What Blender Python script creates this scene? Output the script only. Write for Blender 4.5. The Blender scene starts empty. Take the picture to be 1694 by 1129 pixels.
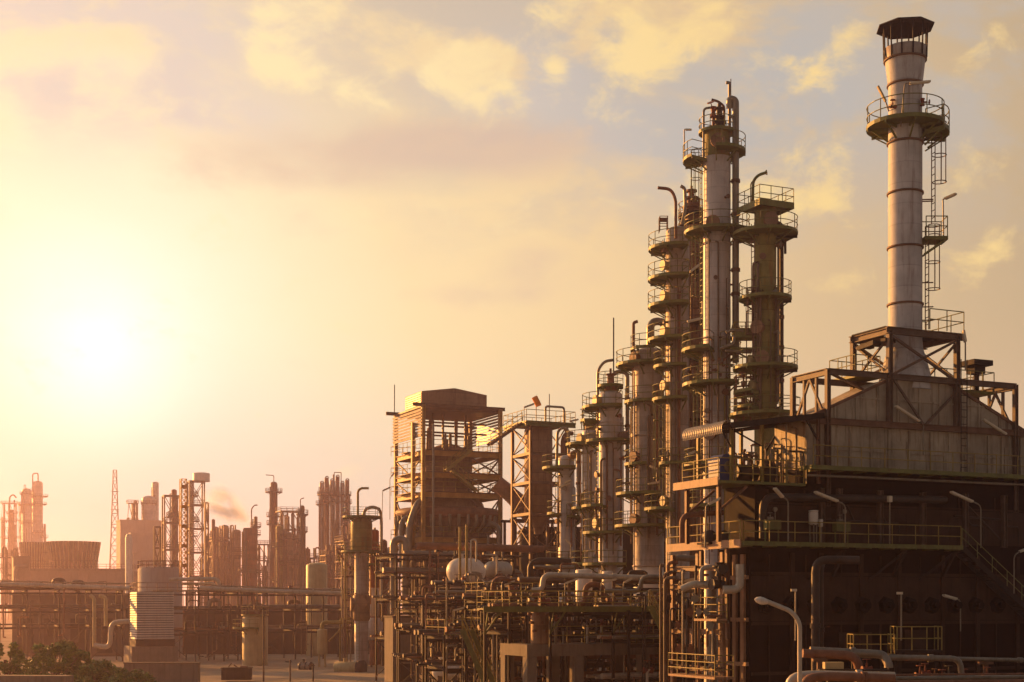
import bpy, math, random
from mathutils import Vector as Vec, Matrix
R = math.radians
PI = math.pi
scene = bpy.context.scene
COL = scene.collection
F, HX, HY, EYE = 2400.0, 847.0, 1000.0, 8.0     # focal length and horizon in photo pixels, eye height in metres
YAW = R(24.5)                                   # the plant grid is turned this far from the camera axis
U = Vec((math.cos(YAW), math.sin(YAW), 0))
V = Vec((-math.sin(YAW), math.cos(YAW), 0))
rnd = random.Random(7)

# ------------------------------------------------------------------ materials
M = {}
def lin(c): return tuple(c) + (1.0,)
def mat(name, col, rough=.6, metal=0., var=.35, scale=1.2, streak=.0, streak_col=(.09, .045, .02), band=0., bump=.15, spec=.18):
    m = bpy.data.materials.new(name); m.use_nodes = True
    nt = m.node_tree; n = nt.nodes; l = nt.links
    b = n['Principled BSDF']
    tc = n.new('ShaderNodeTexCoord')
    nz = n.new('ShaderNodeTexNoise'); nz.inputs['Scale'].default_value = scale; nz.inputs['Detail'].default_value = 8; nz.inputs['Roughness'].default_value = .65
    l.new(tc.outputs['Object'], nz.inputs['Vector'])
    rp = n.new('ShaderNodeValToRGB')
    rp.color_ramp.elements[0].position = .3; rp.color_ramp.elements[1].position = .72
    rp.color_ramp.elements[0].color = lin([c * (1 - var) for c in col]); rp.color_ramp.elements[1].color = lin([min(1, c * (1 + var * .7)) for c in col])
    l.new(nz.outputs['Fac'], rp.inputs['Fac'])
    out = rp.outputs['Color']
    if streak > 0:                                # rust and dirt runs, drawn out downwards
        mp = n.new('ShaderNodeMapping'); mp.inputs['Scale'].default_value = (2.6, 2.6, .22)
        l.new(tc.outputs['Object'], mp.inputs['Vector'])
        n2 = n.new('ShaderNodeTexNoise'); n2.inputs['Scale'].default_value = 1.3; n2.inputs['Detail'].default_value = 9; n2.inputs['Roughness'].default_value = .7
        l.new(mp.outputs['Vector'], n2.inputs['Vector'])
        r2 = n.new('ShaderNodeValToRGB'); r2.color_ramp.elements[0].position = .5; r2.color_ramp.elements[1].position = .68
        l.new(n2.outputs['Fac'], r2.inputs['Fac'])
        mu = n.new('ShaderNodeMath'); mu.operation = 'MULTIPLY'; mu.inputs[1].default_value = streak
        l.new(r2.outputs['Color'], mu.inputs[0])
        mx = n.new('ShaderNodeMix'); mx.data_type = 'RGBA'
        l.new(mu.outputs[0], mx.inputs['Factor']); l.new(out, mx.inputs['A']); mx.inputs['B'].default_value = lin(streak_col)
        out = mx.outputs['Result']
    if band > 0:                                  # courses of cladding sheet, each of a slightly different tone
        sx = n.new('ShaderNodeSeparateXYZ'); l.new(tc.outputs['Object'], sx.inputs[0])
        d1 = n.new('ShaderNodeMath'); d1.operation = 'DIVIDE'; d1.inputs[1].default_value = 1.15; l.new(sx.outputs['Z'], d1.inputs[0])
        f1 = n.new('ShaderNodeMath'); f1.operation = 'FLOOR'; l.new(d1.outputs[0], f1.inputs[0])
        wn = n.new('ShaderNodeTexWhiteNoise'); wn.noise_dimensions = '1D'; l.new(f1.outputs[0], wn.inputs['W'])
        fr = n.new('ShaderNodeMath'); fr.operation = 'FRACT'; l.new(d1.outputs[0], fr.inputs[0])
        lt = n.new('ShaderNodeMath'); lt.operation = 'LESS_THAN'; lt.inputs[1].default_value = .05; l.new(fr.outputs[0], lt.inputs[0])
        ma = n.new('ShaderNodeMath'); ma.operation = 'MULTIPLY_ADD'; ma.inputs[1].default_value = -band; ma.inputs[2].default_value = 1; l.new(wn.outputs['Value'], ma.inputs[0])
        ms = n.new('ShaderNodeMath'); ms.operation = 'MULTIPLY_ADD'; ms.inputs[1].default_value = -band; l.new(lt.outputs[0], ms.inputs[0]); l.new(ma.outputs[0], ms.inputs[2])
        mm = n.new('ShaderNodeVectorMath'); mm.operation = 'SCALE'; l.new(out, mm.inputs[0]); l.new(ms.outputs[0], mm.inputs['Scale'])
        out = mm.outputs[0]
    l.new(out, b.inputs['Base Color'])
    b.inputs['Metallic'].default_value = metal; b.inputs['Roughness'].default_value = rough
    b.inputs['Specular IOR Level'].default_value = spec
    rr = n.new('ShaderNodeMapRange'); rr.inputs['To Min'].default_value = max(.05, rough - .12); rr.inputs['To Max'].default_value = min(1, rough + .15)
    l.new(nz.outputs['Fac'], rr.inputs['Value']); l.new(rr.outputs['Result'], b.inputs['Roughness'])
    if bump:
        bp = n.new('ShaderNodeBump'); bp.inputs['Strength'].default_value = bump; bp.inputs['Distance'].default_value = .05
        l.new(nz.outputs['Fac'], bp.inputs['Height']); l.new(bp.outputs['Normal'], b.inputs['Normal'])
    M[name] = m
    return m
mat('stack_steel', (.47, .455, .45), .6, 0, .3, .5, .7, (.16, .10, .07), .15, .15)
mat('cladding', (.50, .455, .43), .5, .15, .3, .5, .4, (.16, .09, .05), .16, .08)
mat('cladding_brown', (.28, .17, .105), .55, .1, .4, .6, .65, (.12, .045, .018), .25, .1)
mat('cladding_green', (.24, .21, .07), .55, .1, .45, .7, .8, (.24, .085, .022), .25, .1)
mat('red_column', (.24, .075, .035), .6, .0, .35, .5, .5, (.08, .025, .012), .15)
mat('steel_brown', (.15, .085, .055), .55, .1, .4, 1.5, .4, (.10, .04, .015))
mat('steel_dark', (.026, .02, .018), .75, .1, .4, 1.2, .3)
mat('green_paint', (.14, .145, .045), .5, 0, .35, 1.5, .4, (.10, .05, .02))
mat('rail_yellow', (.27, .205, .06), .5, 0, .3, 2., .3, (.14, .07, .02))
mat('rail_green', (.16, .155, .06), .5, 0, .3, 2., .3, (.12, .06, .02))
mat('pipe_grey', (.23, .20, .155), .42, .4, .3, .9, .45, (.11, .07, .04))
mat('pipe_pale', (.44, .385, .31), .45, .2, .25, .9, .4, (.14, .09, .05))
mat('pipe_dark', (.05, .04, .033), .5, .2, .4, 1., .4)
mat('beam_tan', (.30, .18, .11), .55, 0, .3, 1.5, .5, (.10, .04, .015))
mat('pipe_brown', (.15, .105, .07), .5, .15, .4, 1., .4)
mat('cooling_rib', (.42, .31, .19), .75, 0, .25, .6, .5, (.12, .07, .035))
mat('pipe_rust', (.21, .10, .058), .6, .0, .4, 1., .5, (.08, .03, .012))
mat('hood_steel', (.33, .28, .21), .62, .05, .4, .5, .9, (.09, .055, .032), 0, .2)
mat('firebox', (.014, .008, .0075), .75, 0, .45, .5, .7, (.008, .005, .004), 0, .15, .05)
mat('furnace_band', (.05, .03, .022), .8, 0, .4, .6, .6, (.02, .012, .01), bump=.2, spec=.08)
mat('frame_grey', (.125, .088, .066), .6, .05, .35, 1.5, .4, (.09, .04, .018))
mat('sheet_white', (.55, .51, .45), .55, 0, .15, .8, .4, (.25, .17, .1))
mat('cladding_dull', (.38, .31, .255), .5, .12, .35, .6, .5, (.13, .06, .03), .2, .1)
mat('tower_sunlit', (.48, .28, .09), .55, 0, .3, 1., .35, (.14, .06, .02))  # tower steel with the yellow of the sun put into its colour
mat('burner', (.003, .0025, .0025), .8)
mat('black_cap', (.028, .02, .022), .7)
mat('concrete', (.2, .165, .13), .85, 0, .25, .8, .7, (.10, .075, .055), 0, .3)
mat('concrete_dark', (.10, .078, .06), .85, 0, .3, .5, .7, (.06, .045, .035), 0, .3)
mat('white_paint', (.62, .56, .48), .45, 0, .15, 1., .35, (.25, .16, .09))
mat('tank_cream', (.42, .33, .17), .5, 0, .2, .8, .4, (.20, .11, .05))
mat('blue_paint', (.035, .055, .16), .4, 0, .3, 2.)
mat('lamp_cream', (.55, .48, .36), .4, 0, .15, 4.)
mat('orange_cloth', (.85, .26, .03), .8, 0, .2, 3.)
mat('sheet_pale', (.40, .36, .30), .5, .3, .2, .8, .4, (.16, .1, .06))
mat('cooling_wood', (.16, .10, .06), .75, 0, .3, .6, .6, (.12, .07, .035))
mat('far_concrete', (.36, .32, .29), .8, 0, .15, .2, .4, (.2, .16, .14))
mat('building_panel', (.23, .19, .15), .7, 0, .25, .25, .5, (.12, .09, .065))
mat('mast_orange', (.45, .19, .03), .5, 0, .25, 1.)
mat('valve_red', (.2, .055, .03), .5, 0, .3, 3.)
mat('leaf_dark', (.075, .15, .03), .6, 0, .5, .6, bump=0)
mat('leaf_light', (.16, .25, .045), .6, 0, .5, .6, bump=0)  # both leaf greens raised in place of backlight shining through
mat('bark', (.09, .06, .04), .9)
mat('yard', (.30, .24, .175), .98, 0, .35, .06, 0, bump=.2, spec=.02)
# clear window glass is not seen in this place; dark openings are slabs with shade put into their colour

# ------------------------------------------------------------------ mesh builder
class MB:
    def __init__(s): s.v = []; s.f = []; s.sm = []
    def add(s, vs, fs, smooth=False):
        o = len(s.v); s.v += [tuple(v) for v in vs]
        for f in fs: s.f.append([i + o for i in f]); s.sm.append(smooth)
    def bx(s, x0, y0, z0, x1, y1, z1):
        x0, x1 = min(x0, x1), max(x0, x1); y0, y1 = min(y0, y1), max(y0, y1); z0, z1 = min(z0, z1), max(z0, z1)
        s.add([(x0, y0, z0), (x1, y0, z0), (x1, y1, z0), (x0, y1, z0), (x0, y0, z1), (x1, y0, z1), (x1, y1, z1), (x0, y1, z1)],
              [(0, 3, 2, 1), (4, 5, 6, 7), (0, 1, 5, 4), (1, 2, 6, 5), (2, 3, 7, 6), (3, 0, 4, 7)]); return s
    def bar(s, p0, p1, w, h=None, up=(0, 0, 1)):
        p0, p1 = Vec(p0), Vec(p1); d = p1 - p0
        if d.length < 1e-5: return s
        h = h or w; d.normalize(); u = Vec(up)
        if abs(d.dot(u)) > .98: u = Vec((1, 0, 0)) if up == (0, 0, 1) else Vec((0, 0, 1))
        a = d.cross(u).normalized() * (w / 2); b = a.cross(d).normalized() * (h / 2)
        s.add([p0 - a - b, p0 + a - b, p0 + a + b, p0 - a + b, p1 - a - b, p1 + a - b, p1 + a + b, p1 - a + b],
              [(0, 3, 2, 1), (4, 5, 6, 7), (0, 1, 5, 4), (1, 2, 6, 5), (2, 3, 7, 6), (3, 0, 4, 7)]); return s
    def ibeam(s, p0, p1, w, h):                  # rolled section: two flanges and a web
        p0, p1 = Vec(p0), Vec(p1); d = (p1 - p0).normalized(); u = Vec((0, 0, 1))
        if abs(d.dot(u)) > .98: u = Vec((1, 0, 0))
        a = d.cross(u).normalized(); b = a.cross(d).normalized(); t = .12 * h
        s.bar(p0 + b * (h - t) / 2, p1 + b * (h - t) / 2, w, t, tuple(b)); s.bar(p0 - b * (h - t) / 2, p1 - b * (h - t) / 2, w, t, tuple(b))
        s.bar(p0, p1, w * .22, h - 2 * t - .004, tuple(b)); return s
    def cyl(s, p0, p1, r0, r1=None, n=10, caps=True):
        p0, p1 = Vec(p0), Vec(p1); r1 = r0 if r1 is None else r1; d = (p1 - p0).normalized()
        a = d.orthogonal().normalized(); b = d.cross(a)
        if abs(d.z) > .999: a = Vec((1, 0, 0)); b = Vec((0, d.z, 0))
        vs = []
        for p, r in ((p0, r0), (p1, r1)):
            for k in range(n):
                t = 2 * PI * k / n; vs.append(p + (a * math.cos(t) + b * math.sin(t)) * r)
        s.add(vs, [(k, (k + 1) % n, n + (k + 1) % n, n + k) for k in range(n)], n > 6)
        if caps: s.add(vs[:n], [tuple(range(n))[::-1]]); s.add(vs[n:], [tuple(range(n))])
        return s
    def tube(s, pts, r, n=8, bend=0., seg=5):
        pts = [Vec(p) for p in pts]
        if bend > 0 and len(pts) > 2:
            q = [pts[0]]
            for i in range(1, len(pts) - 1):
                a, b, c = pts[i - 1], pts[i], pts[i + 1]
                k = min(bend, (a - b).length * .49, (c - b).length * .49)
                s0 = b + (a - b).normalized() * k; s1 = b + (c - b).normalized() * k
                for j in range(seg + 1):
                    t = j / seg; q.append(s0 * (1 - t) ** 2 + b * 2 * t * (1 - t) + s1 * t * t)
            q.append(pts[-1]); pts = q
        t0 = (pts[1] - pts[0]).normalized(); a = t0.orthogonal().normalized(); vs = []; m = len(pts)
        for i, p in enumerate(pts):
            t = (pts[min(i + 1, m - 1)] - pts[max(i - 1, 0)]).normalized()
            a = (a - t * a.dot(t)); a = a.normalized() if a.length > 1e-6 else t.orthogonal().normalized()
            b = t.cross(a)
            for k in range(n):
                w = 2 * PI * k / n; vs.append(p + (a * math.cos(w) + b * math.sin(w)) * r)
        fs = [(i * n + k, i * n + (k + 1) % n, (i + 1) * n + (k + 1) % n, (i + 1) * n + k) for i in range(m - 1) for k in range(n)]
        s.add(vs, fs, True); s.add(vs[:n], [tuple(range(n))[::-1]]); s.add(vs[-n:], [tuple(range(n))]); return s
    def lathe(s, prof, n=24, c=(0, 0), smooth=True, close=True):
        vs = []
        for r, z in prof:
            for k in range(n):
                t = 2 * PI * k / n; vs.append((c[0] + r * math.cos(t), c[1] + r * math.sin(t), z))
        m = len(prof)
        s.add(vs, [(i * n + k, i * n + (k + 1) % n, (i + 1) * n + (k + 1) % n, (i + 1) * n + k) for i in range(m - 1) for k in range(n)], smooth)
        if close:
            s.add(vs[:n], [tuple(range(n))[::-1]]); s.add(vs[-n:], [tuple(range(n))])
        return s
    def hlathe(s, prof, c, ax=(1, 0, 0), n=20):     # body of revolution on a level axis; prof = (radius, distance along axis)
        ax = Vec(ax).normalized(); a = Vec((0, 0, 1)); b = ax.cross(a); c = Vec(c); vs = []
        for r, t in prof:
            for k in range(n):
                w = 2 * PI * k / n; vs.append(c + ax * t + (a * math.cos(w) + b * math.sin(w)) * r)
        m = len(prof)
        s.add(vs, [(i * n + k, i * n + (k + 1) % n, (i + 1) * n + (k + 1) % n, (i + 1) * n + k) for i in range(m - 1) for k in range(n)], True)
        s.add(vs[:n], [tuple(range(n))[::-1]]); s.add(vs[-n:], [tuple(range(n))]); return s
    def prism(s, poly, a, b):                     # poly in (x,z), extruded along local y from a to b
        n = len(poly)
        s.add([(x, a, z) for x, z in poly] + [(x, b, z) for x, z in poly],
              [tuple(range(n)), tuple(range(n, 2 * n))[::-1]] + [(k, n + k, n + (k + 1) % n, (k + 1) % n) for k in range(n)]); return s
    def sector(s, r0, r1, z, th, a0, a1):         # grating deck with a toe plate
        n = max(4, int(abs(a1 - a0) / 12)); full = abs(a1 - a0) > 359
        vs = []
        for k in range(n + (0 if full else 1)):
            t = R(a0 + (a1 - a0) * k / n); c, q = math.cos(t), math.sin(t)
            vs += [(r0 * c, r0 * q, z), (r1 * c, r1 * q, z), (r1 * c, r1 * q, z + th), (r0 * c, r0 * q, z + th)]
        m = len(vs) // 4
        for k in range(n):
            i, j = 4 * k, 4 * ((k + 1) % m)
            s.add([vs[i], vs[i + 1], vs[i + 2], vs[i + 3], vs[j], vs[j + 1], vs[j + 2], vs[j + 3]],
                  [(0, 4, 5, 1), (1, 5, 6, 2), (2, 6, 7, 3), (3, 7, 4, 0)])
        if not full:
            s.add(vs[:4], [(0, 1, 2, 3)]); s.add(vs[-4:], [(3, 2, 1, 0)])
        return s
    def build(s, name, m, parent=None, **kw):
        me = bpy.data.meshes.new(name); me.from_pydata(s.v, [], s.f); me.update()
        me.polygons.foreach_set('use_smooth', s.sm)
        for x in (m if isinstance(m, (list, tuple)) else [m]): me.materials.append(M[x])
        o = bpy.data.objects.new(name, me); COL.objects.link(o)
        if parent is not None: o.parent = parent
        return o

def tag(o, label=None, cat=None, group=None, kind=None):
    if label: o['label'] = label
    if cat: o['category'] = cat
    if group: o['group'] = group
    if kind: o['kind'] = kind
    return o
def world(px, py, d): return Vec(((px - HX) / F * d, d, EYE + (HY - py) / F * d))
class Thing:
    """An Empty on the ground; pixel readings of the photo become metres at its distance."""
    def __init__(t, name, label, cat, px, d, rot=0., group=None, z=0.):
        t.px, t.d, t.s = px, d, d / F
        t.e = bpy.data.objects.new(name, None); COL.objects.link(t.e); t.e.empty_display_size = .5
        t.e.location = ((px - HX) / F * d, d, z); t.e.rotation_euler = (0, 0, rot); tag(t.e, label, cat, group); t.z0 = z
        t.c = Vec(((px - HX) / F * d, d, 0)); t.rot = rot
    def x(t, px): return (px - t.px) * t.s
    def z(t, py): return EYE + (HY - py) * t.s - t.z0
    def p(t, px, py, dy=0.):                      # point at photo position (px, py), dy metres behind the thing's own distance
        w = world(px, py, t.d + dy) - t.c; w.z -= t.z0
        return Matrix.Rotation(-t.rot, 3, 'Z') @ w
    def add(t, name, mb, m, parent=None, label=None):
        o = mb.build(name, m, parent or t.e)
        if label: o['label'] = label
        return o

# ------------------------------------------------------------------ railings, ladders, platforms
def rail(mb, pts, h=1.1, gap=1.3, r=.03, mid=1, closed=False):
    pts = [Vec(p) for p in pts]
    if closed: pts = pts + [pts[0]]
    up = Vec((0, 0, h))
    for k in range(mid + 1):
        q = up * (1 - k / (mid + 1))
        for a, b in zip(pts, pts[1:]): mb.cyl(a + q, b + q, r, n=5, caps=False)
    acc = 0.; mb.cyl(pts[0], pts[0] + up, r, n=5)
    for a, b in zip(pts, pts[1:]):
        L = (b - a).length; k = max(1, round(L / gap)) if L > gap * .8 else 0
        if k:
            for j in range(1, k + 1): q = a + (b - a) * j / k; mb.cyl(q, q + up, r, n=5)
            acc = 0
        else:
            acc += L
            if acc > gap * .8: mb.cyl(b, b + up, r, n=5); acc = 0
    mb.cyl(pts[-1], pts[-1] + up, r, n=5)
    return mb
def ladder(mb, p, z0, z1, ang, cage=None, w=.42, r=.03):
    """p = foot (x,y); ang = direction the climber's back faces."""
    a = R(ang); o = Vec((math.cos(a), math.sin(a), 0)); sd = Vec((-o.y, o.x, 0)); p = Vec((p[0], p[1], 0))
    for k in (-1, 1): mb.cyl(p + sd * k * w / 2 + Vec((0, 0, z0)), p + sd * k * w / 2 + Vec((0, 0, z1 + 1)), r, n=5)
    z = z0 + .3
    while z < z1: mb.cyl(p - sd * w / 2 + Vec((0, 0, z)), p + sd * w / 2 + Vec((0, 0, z)), r * .8, n=4, caps=False); z += .4
    if cage:
        c = p + o * .36; z = z0 + 2.3; zs = []
        while z < z1 + .9: zs.append(z); z += 1.5
        zs.append(z1 + 1)
        for z in zs:
            q = [c + (o * math.cos(t) + sd * math.sin(t)) * .38 + Vec((0, 0, z)) for t in [R(-150 + 30 * k) for k in range(11)]]
            for m_, n_ in zip(q, q[1:]): mb.cyl(m_, n_, r, n=4, caps=False)
        for t in (-100, -50, 0, 50, 100):
            q = c + (o * math.cos(R(t)) + sd * math.sin(R(t))) * .38
            mb.cyl(q + Vec((0, 0, zs[0])), q + Vec((0, 0, zs[-1])), r * .8, n=4, caps=False)
    return mb
def ring_platform(t, z, r0, r1, a0, a1, deck='green_paint', rl='rail_green', h=1.1, center=(0, 0), brackets=True, rr=.03):
    mb = MB().sector(r0, r1, z, .1, a0, a1)
    n = max(4, int(abs(a1 - a0) / 12)); full = abs(a1 - a0) > 359
    arc = [(math.cos(R(a0 + (a1 - a0) * k / n)), math.sin(R(a0 + (a1 - a0) * k / n))) for k in range(n + (0 if full else 1))]
    for k in range(n):                            # toe plate round the rim
        c0, c1 = arc[k], arc[(k + 1) % len(arc)]
        mb.bar((r1 * c0[0], r1 * c0[1], z + .1), (r1 * c1[0], r1 * c1[1], z + .1), .03, .22)
    if brackets:
        st = max(2, int(abs(a1 - a0) / 45))
        for k in range(st + 1):
            c = R(a0 + (a1 - a0) * k / st); q = Vec((math.cos(c), math.sin(c), 0))
            mb.bar(q * r0 + Vec((0, 0, z - .75)), q * (r1 - .1) + Vec((0, 0, z - .05)), .08); mb.bar(q * r0 + Vec((0, 0, z - .09)), q * r1 + Vec((0, 0, z - .09)), .08, .16)
    pl = t.add('platform', mb, deck); pl.location = (center[0], center[1], 0)
    pts = [((r1 - .02) * c[0], (r1 - .02) * c[1], z + .1) for c in arc]
    if not full: pts = [(r0 * 1.05 * arc[0][0], r0 * 1.05 * arc[0][1], z + .1)] + pts + [(r0 * 1.05 * arc[-1][0], r0 * 1.05 * arc[-1][1], z + .1)]
    t.add('railing', rail(MB(), pts, h, closed=full, r=rr), rl, pl)
    return pl
def dome(r, z, hgt=.5, n=6, neck=.0):
    out = []
    for k in range(n + 1):
        a = PI / 2 * k / n; out.append((max(r * math.cos(a), .001 + neck), z + r * hgt * 2 * math.sin(a) * .5))
    return out
def flange(mb, p, ax, r, th=.09):
    p = Vec(p); ax = Vec(ax).normalized(); mb.cyl(p - ax * th, p - ax * .012, r * 1.45, n=12); mb.cyl(p + ax * .012, p + ax * th, r * 1.45, n=12)
def valve(mb, p, r, ax=(1, 0, 0), stem=(0, 0, 1)):
    p = Vec(p); ax = Vec(ax).normalized(); st = Vec(stem).normalized()
    mb.cyl(p - ax * r * 2.2, p - ax * .0, r * 1.5, r * .8, n=8); mb.cyl(p, p + ax * r * 2.2, r * .8, r * 1.5, n=8)
    mb.cyl(p + st * r * .4, p + st * r * 2.6, r * .55, n=6); mb.cyl(p + st * r * 2.6, p + st * r * 4.2, r * .2, n=5)
    q = p + st * r * 4.2; mb.cyl(q - st * r * .15, q + st * r * .15, r * 1.7, n=10)
class Column(Thing):
    def __init__(t, name, label, px, d, w, ytop, m, group='fractionating columns in a row', head='dome', z0=0., rings=(), ybase=None, cat='column'):
        super().__init__(name, label, cat, px, d, group=group)
        t.r = w * t.s / 2; r = t.r; zt = t.z(ytop)
        zb = 0. if ybase is None else t.z(ybase)
        mb = MB()
        prof = [(r * 1.12, zb), (r * 1.12, zb + .5), (r, zb + .55), (r, zt)]
        if head == 'dome': prof += dome(r, zt)[1:]
        mb.lathe(prof, 28)
        t.shell = t.add('shell', mb, m)
        if rings:
            for y in rings: t.add('stiffening_ring', MB().lathe([(r + .002, t.z(y) - .07), (r * 1.07 + .02, t.z(y) - .06), (r * 1.07 + .02, t.z(y) + .06), (r + .002, t.z(y) + .07)], 28, close=False), m, t.shell)
    def plat(t, y, rpx, a0=0, a1=360, **k): return ring_platform(t, t.z(y), t.r + .03, rpx * t.s, a0, a1, **k)
    def lad(t, ang, y0, y1, cage=True, m='rail_green'):
        a = R(ang); q = (math.cos(a) * (t.r + .22), math.sin(a) * (t.r + .22))
        return t.add('ladder', ladder(MB(), q, t.z(y0), t.z(y1), ang, cage), m)
    def pipe(t, pts, rpx, m='pipe_grey', bend=None, name='pipe', n=10, fl=()):
        r = rpx * t.s; mb = MB().tube([t.p(*p) for p in pts], r, n, bend if bend is not None else r * 3.2)
        o = t.add(name, mb, m)
        if fl:
            q = MB()
            for f in fl: flange(q, t.p(*f), (0, 0, 1), r)
            t.add('flange', q, m, o)
        return o
    def straps(t, px, ys, dy, rpx):               # pipe clips standing off the shell
        for y in ys:
            a = t.p(px, y, dy); b = Vec((a.x, a.y, 0)).normalized() * t.r; q = MB().bar(a, (b.x, b.y, a.z), .1)
            q.cyl(a - Vec((0, 0, .12)), a + Vec((0, 0, .12)), rpx * t.s * 1.35, n=10)
            t.add('pipe_bracket', q, 'steel_brown')
    def manway(t, y, ang, r=.34, m=None):
        a = R(ang); d = Vec((math.cos(a), math.sin(a), 0)); c = d * (t.r * .95) + Vec((0, 0, t.z(y))); q = MB()
        q.cyl(c, c + d * .42, r, n=14); q.cyl(c + d * .34, c + d * .44, r * 1.25, n=14); q.cyl(c + d * .452, c + d * .52, r * 1.25, n=14)
        t.add('manway', q, m or 'cladding_brown')
def dress(c, y0, y1, n, seed, mats=('pipe_rust', 'pipe_grey', 'steel_brown', 'pipe_brown')):
    """thin risers, stubs and cable runs on the side of the shell one sees"""
    g = random.Random(seed)
    for k in range(n):
        a = R(g.uniform(-165, -15)); r = g.choice((.035, .05, .07, .1)); d = Vec((math.cos(a), math.sin(a), 0)) * (c.r + r + g.uniform(.06, .25)); za, zb = c.z(y1 + g.uniform(-30, 0)), c.z(y0 + g.uniform(0, (y1 - y0) * .55))
        a2 = a + g.uniform(-.5, .5); e = Vec((math.cos(a2), math.sin(a2), 0))
        c.add('riser', MB().tube([d + Vec((0, 0, za)), d + Vec((0, 0, zb)), e * (c.r * .97) + Vec((0, 0, zb + .1))], r, 7, r * 3), g.choice(mats))
    for k in range(n):
        a = R(g.uniform(-170, -10)); z = c.z(g.uniform(y0, y1)); d = Vec((math.cos(a), math.sin(a), 0)); r = g.uniform(.06, .16); q = MB().cyl(d * c.r * .96 + Vec((0, 0, z)), d * (c.r + .3) + Vec((0, 0, z)), r, n=9); q.cyl(d * (c.r + .301) + Vec((0, 0, z)), d * (c.r + .38) + Vec((0, 0, z)), r * 1.6, n=9); c.add('nozzle', q, g.choice(mats))
LAMPS = 'tube lamps on bent poles'
def tube_lamp(label, pts, tip, d, m='lamp_cream', w=.16, pole='pipe_grey', r=.04, dy=0.):
    """pts: pole from foot to bracket in photo pixels; the long lamp head runs from the last point to tip."""
    t = Thing('tube_lamp', label, 'lamp', pts[0][0], d, group=LAMPS, z=world(*pts[0], d).z)
    P = [t.p(*p) for p in pts]
    t.add('pole', MB().tube(P, r, 6, .25), pole)
    a, b = P[-1], t.p(tip[0], tip[1]); b.y += dy
    q = MB().bar(a, b, w * 1.3, w * .6); dd = (b - a).normalized(); q.bar(a + dd * .06 - Vec((0, 0, w * .38)), b - dd * .06 - Vec((0, 0, w * .38)), w * .8, w * .3)
    t.add('lamp_head', q, m); return t
# ------------------------------------------------------------------ camera
cam = bpy.data.cameras.new('camera'); camo = bpy.data.objects.new('camera', cam); COL.objects.link(camo)
camo.location = (0, 0, EYE); camo.rotation_euler = (R(90), 0, 0)
cam.sensor_width = 36; cam.lens = 36 * F / 1694; cam.shift_y = (HY - 564.5) / 1694; cam.clip_start = .5; cam.clip_end = 9000
scene.camera = camo
# ------------------------------------------------------------------ sun
SUN_AZ, SUN_EL = R(-47), R(12)
sd = Vec((math.sin(SUN_AZ) * math.cos(SUN_EL), math.cos(SUN_AZ) * math.cos(SUN_EL), math.sin(SUN_EL)))
sl = bpy.data.lights.new('sun', 'SUN'); sl.energy = 3.4; sl.angle = R(.6); sl.color = (1., .43, .10)
so = bpy.data.objects.new('sun', sl); COL.objects.link(so); so.rotation_euler = sd.to_track_quat('Z', 'Y').to_euler()
# ------------------------------------------------------------------ sky: every term is a function of the direction looked in
w = bpy.data.worlds.new('World'); scene.world = w; w.use_nodes = True
nt = w.node_tree; N = nt.nodes; LK = nt.links
bg = N['Background']
def sock(i, v):
    if isinstance(v, (int, float)): i.default_value = v
    elif isinstance(v, tuple): i.default_value = v if len(v) == 4 or i.type == 'VECTOR' else lin(v)
    else: LK.new(v, i)
def ma(op, a, b=0., c=None, clamp=False):
    n = N.new('ShaderNodeMath'); n.operation = op; n.use_clamp = clamp; sock(n.inputs[0], a); sock(n.inputs[1], b)
    if c is not None: sock(n.inputs[2], c)
    return n.outputs[0]
def mixc(f, a, b, mode='MIX'):
    n = N.new('ShaderNodeMix'); n.data_type = 'RGBA'; n.blend_type = mode; n.clamp_result = False; sock(n.inputs['Factor'], f); sock(n.inputs['A'], a); sock(n.inputs['B'], b); return n.outputs['Result']
def sm(v, a, b):
    n = N.new('ShaderNodeMapRange'); n.interpolation_type = 'SMOOTHSTEP'; sock(n.inputs['Value'], v); n.inputs['From Min'].default_value = a; n.inputs['From Max'].default_value = b; return n.outputs['Result']
tc = N.new('ShaderNodeTexCoord'); D = tc.outputs['Generated']
sx = N.new('ShaderNodeSeparateXYZ'); LK.new(D, sx.inputs[0])
az = ma('ARCTAN2', sx.outputs['X'], sx.outputs['Y']); el = ma('ARCSINE', sx.outputs['Z'])
def azel(px, py): return math.atan2(px - HX, F), math.atan2(HY - py, math.hypot(F, px - HX))
def noise(sc, stretch=(1, 1, 1), off=0., det=8, rough=.6, dist=.0):
    mp = N.new('ShaderNodeMapping'); mp.inputs['Scale'].default_value = stretch; mp.inputs['Location'].default_value = (off, off * .7, off * 1.3); LK.new(D, mp.inputs['Vector'])
    n = N.new('ShaderNodeTexNoise'); n.inputs['Scale'].default_value = sc; n.inputs['Detail'].default_value = det; n.inputs['Roughness'].default_value = rough; n.inputs['Distortion'].default_value = dist
    LK.new(mp.outputs['Vector'], n.inputs['Vector']); return n.outputs['Fac']
def blob(px, py, wx, wy):
    a0, e0 = azel(px, py); dx = ma('DIVIDE', ma('SUBTRACT', az, a0), wx / F); dy = ma('DIVIDE', ma('SUBTRACT', el, e0), wy / F)
    q = ma('ADD', ma('MULTIPLY', dx, dx), ma('MULTIPLY', dy, dy)); return ma('EXPONENT', ma('MULTIPLY', q, -1.))
a0, e0 = azel(165, 575)
dz = ma('SUBTRACT', az, a0); de = ma('MULTIPLY', ma('SUBTRACT', el, e0), 1.0)
g = ma('SQRT', ma('ADD', ma('MULTIPLY', dz, dz), ma('MULTIPLY', de, de)))
nlow = noise(3.2, (1, 1, 2.2), 4., 6)
gw = ma('ADD', g, ma('MULTIPLY', ma('SUBTRACT', nlow, .5), .05))
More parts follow.
